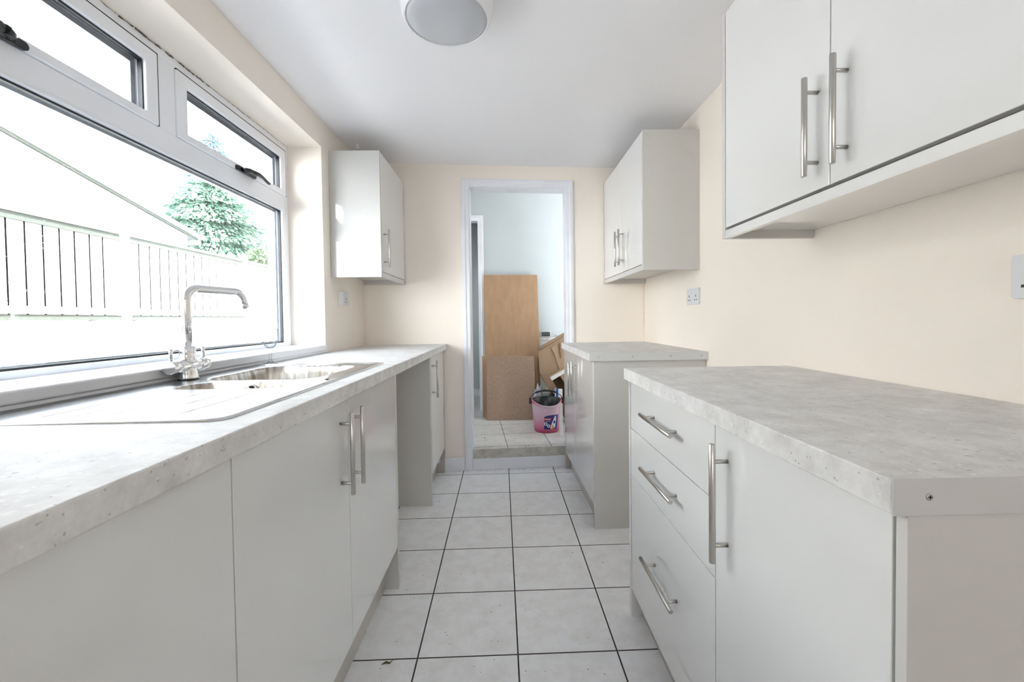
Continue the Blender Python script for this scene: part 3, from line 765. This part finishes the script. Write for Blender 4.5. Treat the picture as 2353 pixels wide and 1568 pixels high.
MB().box(BX + .035, BX + .05, 2.160, 3.02, 0, .128).build('plinth', 'plinth', t, bevel=.001)
_a = R(1.5); _o = Vector((BX, 2.14, 0)); _r = Matrix.Rotation(_a, 4, 'Z')
t.location = _o + _r.to_3x3() @ (t.location - _o); t.rotation_euler.z = _a
b = MB(); x0, x1, z0, z1_ = .4150, XR - .001, .863, .903
pl = [(x0, 2.129), (x1, 2.129), (x1, yf(x1) - .001), (x0 - .014, yf(x0) - .002)]
b.prism(pl, z0, z1_, 'z')
wt = tag(b.build('worktop', 'stone', bevel=.002), 'short grey worktop right of the doorway with white metal end strip', 'worktop')
def strip(wt, x0, x1, y, z0, z1, screws, mat):
    s = MB().box(x0, x1, y - .0018, y, z0, z1).build('edge_strip', mat, wt, bevel=.0006)
    for sx in screws:
        b = MB(); zc = (z0 + z1) / 2
        b.tube([(sx, y - .0015, zc), (sx, y - .0024, zc), (sx, y - .0030, zc)], [.0042, .0042, .0030], 20, 'zinc')
        b.box(sx - .0022, sx + .0022, y - .0033, y - .0029, zc - .0006, zc + .0006, 'slot'); b.box(sx - .0006, sx + .0006, y - .0033, y - .0029, zc - .0022, zc + .0022, 'slot')
        b.build('screw', None, s)
    return s
strip(wt, .415, XR - .001, 2.129, .8625, .9040, (.462, .635, .828, .985), 'edge')

# ------------------------------------------------------------------ right near units
t = thing('drawer_cabinet', (.73, 1.2, 0), 'three drawer cream gloss base cabinet on the right', 'cabinet')
D0, DM, D1 = .472, .888, 1.500
b = MB(); b.prism([(BX - .002, 0), (XR - .002, 0), (XR - .002, .858), (BX - .002, .858)], 1.502, 1.520, 'y')
b.build('end_panel', 'gloss_door', t, bevel=.0008)
MB().box(BX + .022, XR - .002, DM + .001, 1.5, .13, .858).build('carcass', 'carcass', t, bevel=.0008)
for z0, z1_, hz in ((.6875, .853, .780), (.5205, .6845, .612), (.102, .5175, .330)):
    dr = door(t, BX, BX + .019, DM, D1, z0, z1_, 'drawer_front'); handle(dr, BX, -1, 1.178, hz, 'y', .245, post=.165)
t = thing('base_cabinet', (.73, .68, 0), 'single door cream gloss base cabinet nearest the camera on the right', 'cabinet')
MB().box(BX + .022, XR - .002, D0 + .001, DM - .0005, .13, .858).build('carcass', 'carcass', t, bevel=.0008)
MB().box(BX + .0005, XR - .002, .455, .4695, 0, .858).build('end_panel', 'carcass', t, bevel=.001)
MB().box(BX + .012, BX + .021, .4697, .4725, .1, .86).build('gap_shade_strip', 'dark', t)  # dark strip painted in as the shade beside the door edge
d = door(t, BX, BX + .019, D0, DM, .102, .853); handle(d, BX, -1, .838, .704, 'z', .242, post=.170)
tag(MB().box(BX + .040, BX + .055, .472, 1.50, 0, .128).build('plinth_board', 'plinth', bevel=.001), 'plinth board under the drawers nearest the camera on the right', 'plinth')
b = MB(); b.box(.4215, XR - .001, .4545, 1.5215, ZW - TW - .012, ZW - .012)
wt = tag(b.build('worktop', 'stone', bevel=.002), 'near grey speckled stone effect worktop on the right', 'worktop')
strip(wt, .4215, XR - .001, .4545, ZW - TW - .0125, ZW - .0108, (.462, .80), 'edgealu')

t = thing('wall_cabinet', (.87, .92, 1.34), 'large wall cabinet nearest the camera on the right wall', 'cabinet')
UX = .7235
MB().box(UX - .001, XR - .001, 1.3885, 1.4065, 1.336, 2.067).build('end_panel', 'carcass', t, bevel=.0008)
b = MB(); b.box(UX + .021, XR - .001, .436, 1.388, 1.362, 2.063); b.build('carcass', 'gloss_door', t, bevel=.0008)
b = MB(); b.box(UX, UX + .018, .436, 1.388, 1.336, 1.362); b.build('light_pelmet', 'gloss_door', t, bevel=.0008)
MB().box(UX + .018, UX + .0205, .436, 1.388, 1.3615, 1.370).build('gap_shade_strip', 'dark', t)  # dark strip painted in as the shade under the wall cabinet doors
d = door(t, UX, UX + .019, .938, 1.388, 1.370, 2.063); handle(d, UX, -1, .976, 1.512, 'z', .226)
d = door(t, UX, UX + .019, .438, .938, 1.370, 2.063); handle(d, UX, -1, .891, 1.514, 'z', .229)
MB().box(UX, XR - .001, .420, .4365, 1.336, 2.067).build('end_panel', 'carcass', t, bevel=.0008)

# ------------------------------------------------------------------ sockets
def holes3(b, X, s, yc, zc, k=1.0):
    for dy, dz, wy, wz in ((0, .010, .0022, .0045), (-.011, -.011, .0034, .0022), (.011, -.011, .0034, .0022)):
        b.box(min(X, X + s * .0006), max(X, X + s * .0006), yc + dy - wy * k, yc + dy + wy * k, zc + dz - wz * k, zc + dz + wz * k)
def double_socket(x, s, y0, y1, z0, z1, label):
    t = thing('power_socket', (x, (y0 + y1) / 2, z0), label, 'socket')
    P = rrect(y0, y1, z0, z1, .006, 5)
    f = MB().prism(P, x, x + s * .011, 'x').build('face_plate', 'socketgrey', t, bevel=.0015)
    X = x + s * .011; ym = (y0 + y1) / 2; zm = (z0 + z1) / 2
    for q in (-1, 1):
        b = MB(); holes3(b, X, s, ym + q * .040, zm - .008, 1.3); b.build('outlet', 'slot', f)
    for q in (-1, 1):
        MB().box(min(X, X + s * .003), max(X, X + s * .003), ym + q * .019 - .0055, ym + q * .019 + .0055, zm + .008, zm + .026).build('rocker_switch', 'whiteplastic', f, bevel=.001)
    return t
double_socket(XR, -1, 2.215, 2.362, 1.146, 1.234, 'double power socket on the right wall below the far wall cabinet')
double_socket(XR, -1, .686, .832, 1.108, 1.194, 'power socket cut by the right edge of the photo')
t = thing('power_socket', (XL, 2.576, 1.174), 'raised single power socket on the left wall below the wall cabinet', 'socket')
MB().prism(rrect(2.537, 2.617, 1.174, 1.256, .006, 5), XL, XL + .026, 'x').build('back_box', 'whiteplastic', t, bevel=.0015)
f = MB().prism(rrect(2.535, 2.619, 1.172, 1.258, .007, 5), XL + .026, XL + .034, 'x').build('face_plate', 'socketgrey', t, bevel=.0015)
b = MB(); holes3(b, XL + .034, 1, 2.572, 1.204, 1.2); b.build('outlet', 'slot', f)
MB().box(XL + .034, XL + .037, 2.598, 2.610, 1.222, 1.244).build('rocker_switch', 'whiteplastic', f, bevel=.001)

# ------------------------------------------------------------------ ceiling light and hook
t = thing('ceiling_light', (-.188, 1.481, ZC), 'round white flush ceiling light at the top of the photo', 'ceiling lamp')
MB().lathe([(.158, 0), (.158, -.012), (.153, -.045), (.146, -.066), (.141, -.070), (.137, -.068), (.136, -.060)], (-.188, 1.481, ZC), 80, caps=False).build('lamp_shell', 'lampshell', t)
MB().lathe([(.1375, -.058), (.1372, -.066), (.125, -.0735), (.10, -.0775), (.06, -.0800), (.001, -.0805)], (-.188, 1.481, ZC), 80).build('diffuser', 'diffuser', t)
b = MB(); b.lathe([(.012, 0), (.012, -.004), (.005, -.006), (.005, -.012), (.010, -.016), (.011, -.022), (.006, -.026), (.001, -.027)], (-.905, 2.677, ZC), 20)
tag(b.build('ceiling_hook', 'whiteplastic'), 'tiny white plastic fitting on the ceiling above the left wall cabinet', 'ceiling fitting')

# ------------------------------------------------------------------ hall clutter
ZH = .148
def board(name, x0, x1, yb_, yt_, zlen, mat, label, group=None, z0=ZH + .001, th=.004, skew=0.0, rot=0.0):
    """a sheet standing on its lower edge and leaning back"""
    ang = math.atan2(yt_ - yb_, zlen); b = MB()
    L = math.hypot(zlen, yt_ - yb_); wd = x1 - x0
    b.box(-wd / 2, wd / 2, 0, th, 0, L)
    o = b.build(name, mat, bevel=.0006)
    o.location = ((x0 + x1) / 2, yb_, z0); o.rotation_euler = (-ang, rot, skew)
    return tag(o, label, 'board', group)
board('hardboard_sheet', -.204, .334, 4.10, 4.288, 1.375, 'mdf', 'tall brown hardboard sheet leaning against the pale wall beyond the doorway', skew=.07)
board('hardboard_sheet', -.232, .305, 4.040, 4.150, .575, 'mdf', 'middle hardboard offcut whose edges show behind the front offcut', skew=.05)
board('hardboard_sheet', -.208, .300, 3.985, 4.110, .540, 'mdf', 'hardboard offcut directly behind the fibrous front one', skew=.02, z0=ZH + .001)
board('hardboard_sheet', -.187, .262, 3.900, 4.030, .575, 'chip', 'front hardboard offcut with rough fibrous face standing on the tiles', th=.005)

# bucket
BKX, BKY = .327, 3.528
t = thing('bucket', (BKX, BKY, ZH), 'translucent pink mop bucket with black handle standing beyond the doorway', 'bucket')
def rimf(j, r, z, a):
    if z > .18:
        k = (z - .18) / .08
        fr = max(0, math.cos(a + PI / 2 - .15)) ** 1.5      # front pours lower
        bk = abs(math.cos(a)) ** 2
        z = z + k * (-.030 * fr + .014 * bk)
        if j >= 6 and j <= 12: r = r * (1 + .05 * max(0, math.cos(a + PI / 2 - .55)) ** 12)
    return r, z
prof = [(.001, .004), (.085, .002), (.098, .0), (.102, .008), (.106, .06), (.113, .14), (.119, .21), (.121, .235), (.126, .238), (.127, .250), (.124, .254), (.120, .252), (.118, .230), (.112, .14), (.104, .06), (.098, .014), (.001, .010)]
b = MB(); b.lathe(prof, (BKX, BKY, ZH), 64, rfun=rimf)
bk = b.build('bucket_shell', 'pink', t, loc=(BKX, BKY, ZH))
def blackf(j, r, z, a):
    k = max(0, math.cos(a + PI / 2 - .15)) ** 1.5
    return r, z + (-.045 * k if z > .15 else 0)
b = MB(); b.lathe([(.001, .10), (.06, .10), (.095, .12), (.108, .18), (.1165, .245), (.121, .262), (.117, .266), (.110, .255), (.102, .19), (.088, .13), (.001, .112)], (BKX, BKY + .004, ZH), 48, rfun=blackf)
b.build('wringer_basket', 'blackplastic', t)
b = MB()
pts = []
for i in range(25):
    a = PI * i / 24
    pts.append((BKX - .133 * math.cos(a), BKY - .005 + .055 * math.sin(a), ZH + .262 + .062 * math.sin(a)))
b.tube(pts, [.0028 if i < 7 or i > 17 else .0075 for i in range(25)], 12)
for s in (-1, 1): b.box(BKX + s * .134 - .010, BKX + s * .134 + .010, BKY - .022, BKY + .012, ZH + .228, ZH + .275)
b.build('bucket_handle', 'blackplastic', t, bevel=.002)
# label wrapped round the lower front of the bucket
def wrap(u, v, lift=.0008):
    """u: metres along the front from the label's centre, v: height above the hall floor"""
    a0 = -PI / 2 + .12; a = a0 + u / .108
    r = .1045 + (v - .03) * .085 + lift
    return Vector((BKX + r * math.cos(a), BKY + r * math.sin(a), ZH + v))
def patch(name, poly, mat, lift, parent, n=10):
    b = MB()
    us = [p[0] for p in poly]; u0, u1 = min(us), max(us)
    def yr(u):
        ys = []
        for i in range(len(poly)):
            (a, c), (d_, e) = poly[i], poly[(i + 1) % len(poly)]
            if abs(a - d_) < 1e-9: continue
            tt = (u - a) / (d_ - a)
            if -1e-6 <= tt <= 1 + 1e-6: ys.append(c + (e - c) * tt)
        return (min(ys), max(ys)) if ys else (0, 0)
    prev = None
    for i in range(n + 1):
        u = u0 + (u1 - u0) * i / n; uu = min(max(u, u0 + 1e-5), u1 - 1e-5); lo, hi = yr(uu)
        cur = [b.bm.verts.new(wrap(u, lo, lift)), b.bm.verts.new(wrap(u, hi, lift))]
        if prev: b.face([prev[0], cur[0], cur[1], prev[1]], None, True)
        prev = cur
    return b.build(name, mat, parent)
lab = patch('bucket_label', [(-.044, .035), (.075, .030), (.082, .150), (.020, .152), (-.020, .146), (-.042, .136)], 'navy', .0012, bk, 24)
patch('label_stripe', [(-.042, .108), (.012, .112), (.014, .129), (-.041, .123)], 'red', .0020, lab, 12)
patch('label_picture', [(.006, .040), (.020, .085), (.045, .140), (.056, .143), (.058, .100), (.050, .045)], 'labelgrey', .0018, lab, 14)
patch('label_picture', [(.008, .034), (.022, .050), (.030, .075), (.038, .060), (.036, .034)], 'orange', .0026, lab, 10)
patch('label_picture', [(.030, .090), (.040, .108), (.054, .095), (.048, .078), (.036, .080)], 'navy', .0026, lab, 10)
for (cu, cv, rr) in ((-.030, .079, .013), (-.006, .062, .0125)):
    b = MB(); ring = []
    for r2 in (rr, rr * .55):
        ring.append([b.bm.verts.new(wrap(cu + r2 * math.cos(a), cv + r2 * math.sin(a), .0022)) for a in [2 * PI * i / 24 for i in range(24)]])
    for i in range(24): b.face([ring[0][i], ring[0][(i + 1) % 24], ring[1][(i + 1) % 24], ring[1][i]])
    b.build('label_badge', 'labelwhite', lab)
def wrapped_text(txt, u, v, size, mat, lift, italic=0.0):
    cu = bpy.data.curves.new('lettering', 'FONT'); cu.body = txt; cu.size = size; cu.align_x = 'CENTER'
    tmp = bpy.data.objects.new('tmp_text', cu); COL.objects.link(tmp)
    dg = bpy.context.evaluated_depsgraph_get(); me = bpy.data.meshes.new_from_object(tmp.evaluated_get(dg))
    bpy.data.objects.remove(tmp); bpy.data.curves.remove(cu)
    me.name = 'lettering'
    for vv in me.vertices: vv.co = wrap(u + vv.co.x + italic * vv.co.y, v + vv.co.y, lift)
    me.materials.clear(); me.materials.append(M[mat])
    o = bpy.data.objects.new('lettering', me); COL.objects.link(o); o.parent = lab
    o.matrix_parent_inverse = lab.matrix_basis.inverted()
    return o
wrapped_text('Vileda', -.014, .1125, .0185, 'labelwhite', .0042)
wrapped_text('SuperMocio', -.016, .098, .0085, 'labelwhite', .0022)

# cardboard and packaging behind the bucket
BL = lambda y0: (.0, y0, ZH)
def card(name, poly, y0, y1, mat, parent=None, org=None):
    b = MB(); b.prism([(p[0], p[1]) for p in poly], y0, y1, 'y')
    o = b.build(name, mat, bevel=.002 if parent is None else 0, loc=org)
    if parent is not None: o.parent = parent; o.location = Vector(o.location) - parent.location
    return o
ORG = (.537, 3.965, .149)
big = card('cardboard_box', [(.309, .57), (.307, .782), (.611, .956), (.928, .372), (.537, .149)], 3.955, 4.000, 'card', None, ORG)
card('top_flap', [(.307, .782), (.611, .956), (.600, .978), (.307, .812)], 3.925, 3.999, 'cardedge', big, ORG)
card('torn_flap', [(.428, .800), (.470, .838), (.500, .690), (.560, .555), (.530, .545), (.485, .640), (.455, .745)], 3.944, 3.953, 'card', big, ORG)
card('torn_flap', [(.505, .850), (.520, .856), (.535, .760), (.520, .700), (.512, .770)], 3.940, 3.952, 'cardedge', big, ORG)
big.rotation_euler = (-R(7), 0, 0)
tag(big, 'large flattened brown cardboard box leaning back beside the hardboard sheets', 'box')
b = MB(); w_, d_, h_, k = .30, .12, .469, .004
b.box(-w_ / 2, w_ / 2, d_ / 2 - k, d_ / 2, -h_ / 2, h_ / 2, 'card'); b.box(-w_ / 2, -w_ / 2 + k, -d_ / 2, d_ / 2, -h_ / 2, h_ / 2, 'card')
b.box(w_ / 2 - k, w_ / 2, -d_ / 2, d_ / 2, -h_ / 2, h_ / 2, 'card'); b.box(-w_ / 2, w_ / 2, -d_ / 2, d_ / 2, -h_ / 2, -h_ / 2 + k, 'card')
b.box(-w_ / 2, w_ / 2, -d_ / 2, d_ / 2, h_ / 2 - k, h_ / 2, 'card')
b.box(-w_ / 2 + .085, w_ / 2, -d_ / 2 - k, -d_ / 2, -h_ / 2, h_ / 2 - .02, 'card'); b.box(-w_ / 2 + k, -w_ / 2 + .085, d_ / 2 - k - .001, d_ / 2 - k, -h_ / 2 + k, h_ / 2 - k, 'carddark')
car = b.build('open_carton', None); car.location = (.628, 3.785, .431); car.rotation_euler = (0, -R(29.7), 0)
tag(car, 'smaller open brown carton with white taped edge rising behind the bucket', 'box')
fl = MB().box(-w_ / 2, w_ / 2, -d_ / 2 - .006, -d_ / 2 - .001, h_ / 2 - .030, h_ / 2 + .002).build('taped_edge', 'tape', None); fl.parent = car; sub(fl, 'white taped edge')
b = MB(); b.box(.424, .446, 3.675, 3.700, ZH, .470, 'bluecard'); b.box(.446, .482, 3.675, 3.700, ZH, .465, 'whitecard'); b.box(.418, .424, 3.675, 3.700, ZH, .470, 'whitecard')
tag(b.build('packet', None, bevel=.001), 'narrow blue and white packet standing behind the bucket rim', 'packet')
from mathutils import noise
def crumple(name, mat, c, r3, f1, a1, f2, a2, label):
    b = MB(); bmesh.ops.create_icosphere(b.bm, subdivisions=5, radius=1.0)
    for v in b.bm.verts:
        q = v.co.copy(); n_ = noise.noise(q * f1) * a1 + noise.noise(q * f2 + Vector((3, 1, 2))) * a2
        v.co = Vector((q.x * r3[0], q.y * r3[1], q.z * r3[2])) * (1 + n_)
        v.co.z = max(v.co.z, -(c[2] - ZH - .0005))
    for f_ in b.bm.faces: f_.smooth = True
    o = b.build(name, mat); o.location = c
    return tag(o, label, 'bag')
crumple('plastic_bag', 'bagplastic', (.282, 3.80, .315), (.045, .05, .165), 1.6, .25, 4, .10, 'crumpled grey plastic bag between the hardboard and the cardboard')
crumple('rubbish_sack', 'blackplastic', (.415, 3.835, .27), (.075, .055, .13), 1.6, .3, 5, .14, 'black rubbish sack in the shadow behind the bucket')
tag(MB().box(.424, .436, 3.30, 3.388, ZH, ZH + .085).build('board_offcut', 'trim', bevel=.003), 'short white painted board lying beside the bucket', 'board')

# radiator and thermostat
yr0 = 4.315
t = thing('radiator', (.60, yr0, .35), 'white panel radiator on the pale wall behind the cardboard', 'radiator')
b = MB(); b.box(.27, 1.05, yr0 - .025, yr0 - .015, .32, .86)
for i in range(22): b.box(.285 + i * .035, .303 + i * .035, yr0 - .031, yr0 - .024, .36, .83)
b.build('panel', 'radiator', t, bevel=.003)
b = MB(); b.box(.268, 1.052, yr0 - .030, yr0 + .045, .862, .890)
for i in range(13): b.box(.290 + i * .056, .318 + i * .056, yr0 - .0312, yr0 - .0298, .846, .858, None)
b.build('top_grille', 'radiator', t, bevel=.002)
for i in range(5): MB().box(.292 + i * .056, .310 + i * .056, yr0 - .0318, yr0 - .0300, .868, .878).build('grille_slot', 'spacer', t)
t = thing('room_thermostat', (.398, 4.29, .890), 'small white thermostat with grey screen standing on the radiator', 'thermostat')
f = MB().prism(rrect(.345, .452, .891, .955, .012, 6), 4.278, 4.300, 'y').build('case', 'whiteplastic', t, bevel=.003)
MB().prism(rrect(.356, .441, .902, .946, .004, 4), 4.2755, 4.2785, 'y').build('screen_bezel', 'slot', t, bevel=.001)
MB().prism(rrect(.362, .436, .908, .941, .002, 4), 4.2745, 4.2758, 'y').build('screen', 'screen', t)
b = MB(); pts = [(.46, 4.30, .893), (.475, 4.30, .905), (.495, 4.30, .925), (.515, 4.30, .922), (.525, 4.295, .903), (.53, 4.29, .892)]
b.tube(pts, .0022, 8)
tag(b.build('cable', 'whiteplastic'), 'thin white cable looping on top of the radiator', 'cable')

# ------------------------------------------------------------------ debris on the floor
random.seed(5); b = MB()
def flake(x, y, z, s, a, el=1.0):
    n = random.randint(4, 6); P = []
    for i in range(n):
        q = 2 * PI * i / n + random.uniform(-.3, .3); rr = s * random.uniform(.6, 1.1)
        px, py = rr * math.cos(q) * el, rr * math.sin(q)
        P.append((x + px * math.cos(a) - py * math.sin(a), y + px * math.sin(a) + py * math.cos(a)))
    b.prism(P, z, z + s * .5, 'z')
for i in range(190):
    x = random.uniform(-.43, .47); y = random.uniform(1.05, 3.0)
    if abs(x) > .42 and y > 1.7: continue
    flake(x, y, .0002, random.uniform(.0006, .0018), random.uniform(0, 6), random.choice((1, 1, 1.6, 3)))
for i in range(60):
    flake(random.uniform(-.36, .38), yf(0) - random.uniform(.018, .05), .0002, random.uniform(.0008, .0022), random.uniform(0, 6), 1.5)
tag(b.build('floor_debris', 'slot'), 'dark crumbs and specks of dirt scattered over the kitchen floor tiles', 'debris', kind='stuff')
b = MB()
for i in range(38):
    flake(random.uniform(-.24, .42), random.choice((random.uniform(3.08, 3.8), random.uniform(3.06, 3.1))), ZH + .0002, random.uniform(.0012, .004), random.uniform(0, 6), random.choice((1, 1.8)))
tag(b.build('step_debris', 'slot'), 'dark crumbs on the raised tiles beyond the doorway', 'debris', kind='stuff')
b = MB(); pts = [(-.405, 1.318, .002), (-.392, 1.325, .004), (-.380, 1.322, .003), (-.372, 1.332, .005)]
b.tube(pts, [.0005, .0030, .0022, .0005], 8)
tag(b.build('dry_leaf', 'mould'), 'shrivelled dry leaf on the floor beside the left plinth', 'leaf')

# ------------------------------------------------------------------ outside
def out_slab(name, mat, x0, x1, y0, y1, z0, z1, label, cat):
    return tag(MB().box(x0, x1, y0, y1, z0, z1).build(name, mat), label, cat, kind='structure')
out_slab('yard_ground', 'concrete', -16, XL - .3, -6, 22, -.25, -.12, 'pale concrete yard outside the window', 'ground')
FXX = -3.90
# rendered garden wall with a broken top edge
random.seed(2); b = MB(); n = 90; ys = [-2 + 13 * i / n for i in range(n + 1)]
tops = [1.115 + random.uniform(-.018, .014) for _ in ys]
fr = [[b.bm.verts.new((FXX + .02, y, -.12)), b.bm.verts.new((FXX + .02, y, tt - .02)), b.bm.verts.new((FXX - .01, y, tt)), b.bm.verts.new((FXX - .24, y, tt)), b.bm.verts.new((FXX - .24, y, -.12))] for y, tt in zip(ys, tops)]
for A, B in zip(fr, fr[1:]):
    for k in range(5): b.face([A[k], A[(k + 1) % 5], B[(k + 1) % 5], B[k]])
b.face(fr[0]); b.face(fr[-1][::-1])
tag(b.build('garden_wall', 'render'), 'low pale rendered garden wall below the fence', 'wall')
posts = [.44, 2.46, 4.478, 6.49, 8.5, 10.5]
fen = thing('garden_fence', (FXX, 5, 1.1), 'pale timber panel fence standing on the garden wall outside the window', 'fence')
for y in posts:
    MB().box(FXX - .06, FXX + .02, y - .035, y + .035, 1.10, 2.09).build('post', 'fence', fen, bevel=.004)
for k in range(5):
    y0, y1 = posts[k] + .05, posts[k + 1] - .07
    b = MB(); y = y0
    while y < y1 - .03:
        bw = min(random.uniform(.112, .122), y1 - y); b.box(FXX - .018, FXX - .012, y, y + bw, 1.165, 1.985); y += bw + .018
    t = b.build('panel_boards', 'fence', fen)
    MB().box(FXX - .012, FXX + .018, y0, y1, 1.175, 1.235).build('bottom_rail', 'fence', t)
    MB().box(FXX - .065, FXX - .045, y0, y1, 1.12, 1.96).build('gap_shade_sheet', 'fencegapshade', t)  # black sheet standing in for the shade between the boards
    MB().box(FXX - .011, FXX + .004, y0, y1, 1.925, 1.985).build('top_rail', 'fencedark', t)
    MB().box(FXX - .035, FXX + .025, y0 - .02, y1 + .02, 1.985, 2.010).build('capping', 'fence', t)
    MB().box(FXX - .04, FXX + .0, y0, y1, 1.118, 1.165).build('gravel_board', 'fencedark', t)
# neighbour's rendered outbuilding with sloping verge
t = thing('outbuilding', (-8.5, 6, -.12), 'white rendered neighbouring building with a sloping roof beyond the fence', 'building')
MB().prism([(-2, -.12), (9.6, -.12), (9.6, 3.02), (6.138, 3.80), (-2, 5.62)], -11, -7.02, 'x').build('rendered_wall', 'render', t)
P = [(-2, 5.66), (9.92, 2.98), (9.92, 3.06), (-2, 5.74)]
MB().prism(P, -11.2, -6.90, 'x').build('roof', 'roof', t)
MB().prism([(-2, 5.61), (9.85, 2.955), (9.85, 2.99), (-2, 5.655)], -6.98, -6.955, 'x').build('verge_board', 'fencedark', t)
MB().tube([(-7.0, 9.95, 2.92), (-11, 9.95, 2.92)], .06, 10).build('gutter', 'roof', t)

def tree(name, c, rad, h, label, mat, n, seed, droop):
    t = thing(name, (c[0], c[1], -.12), label, 'tree')
    random.seed(seed)
    MB().tube([(c[0], c[1], -.12), (c[0] + .1, c[1], h * .5), (c[0], c[1], h * .93)], [.22, .15, .03], 10).build('trunk', 'bark', t)
    b = MB(); verts = []
    for i in range(n):
        f_ = random.random() ** .8; z = .9 + f_ * (h - .9); tier = (z * 1.6) % 1.0
        rr = rad * (1 - (z - .9) / (h - .8)) ** .7 * (0.72 + .38 * (1 - tier)) * math.sqrt(random.uniform(.35, 1))
        a = random.uniform(0, 2 * PI)
        rr *= 1 + .18 * math.sin(a * 5 + z * 2)
        p = Vector((c[0] + rr * math.cos(a), c[1] + rr * math.sin(a), z - droop * rr))
        s_ = random.uniform(.05, .13)
        d_ = Vector((math.cos(a), math.sin(a), random.uniform(-.9, .1))).normalized()
        u = d_.cross(Vector((random.uniform(-1, 1), random.uniform(-1, 1), 1))).normalized() * s_ * .42
        v0 = [b.bm.verts.new(q) for q in (p - d_ * s_, p + u, p + d_ * s_ * 1.3, p - u)]
        b.bm.faces.new(v0)
    b.build('foliage', mat, t)
tree('spruce_tree', (-15.4, 23.0, 0), 4.4, 11.0, 'tall spruce with bluish haze painted into its foliage, behind the other trees outside the window', 'leafhaze', 42000, 1, .22)
tree('conifer_tree', (-9.7, 14.4, 0), 3.3, 5.9, 'broad green conifer just beyond the fence seen through the window', 'leaf', 42000, 4, .12)
tree('leafy_shrub', (-5.6, 9.9, 0), .8, 2.75, 'light green bush growing just above the fence line', 'leaf2', 6000, 9, .1)
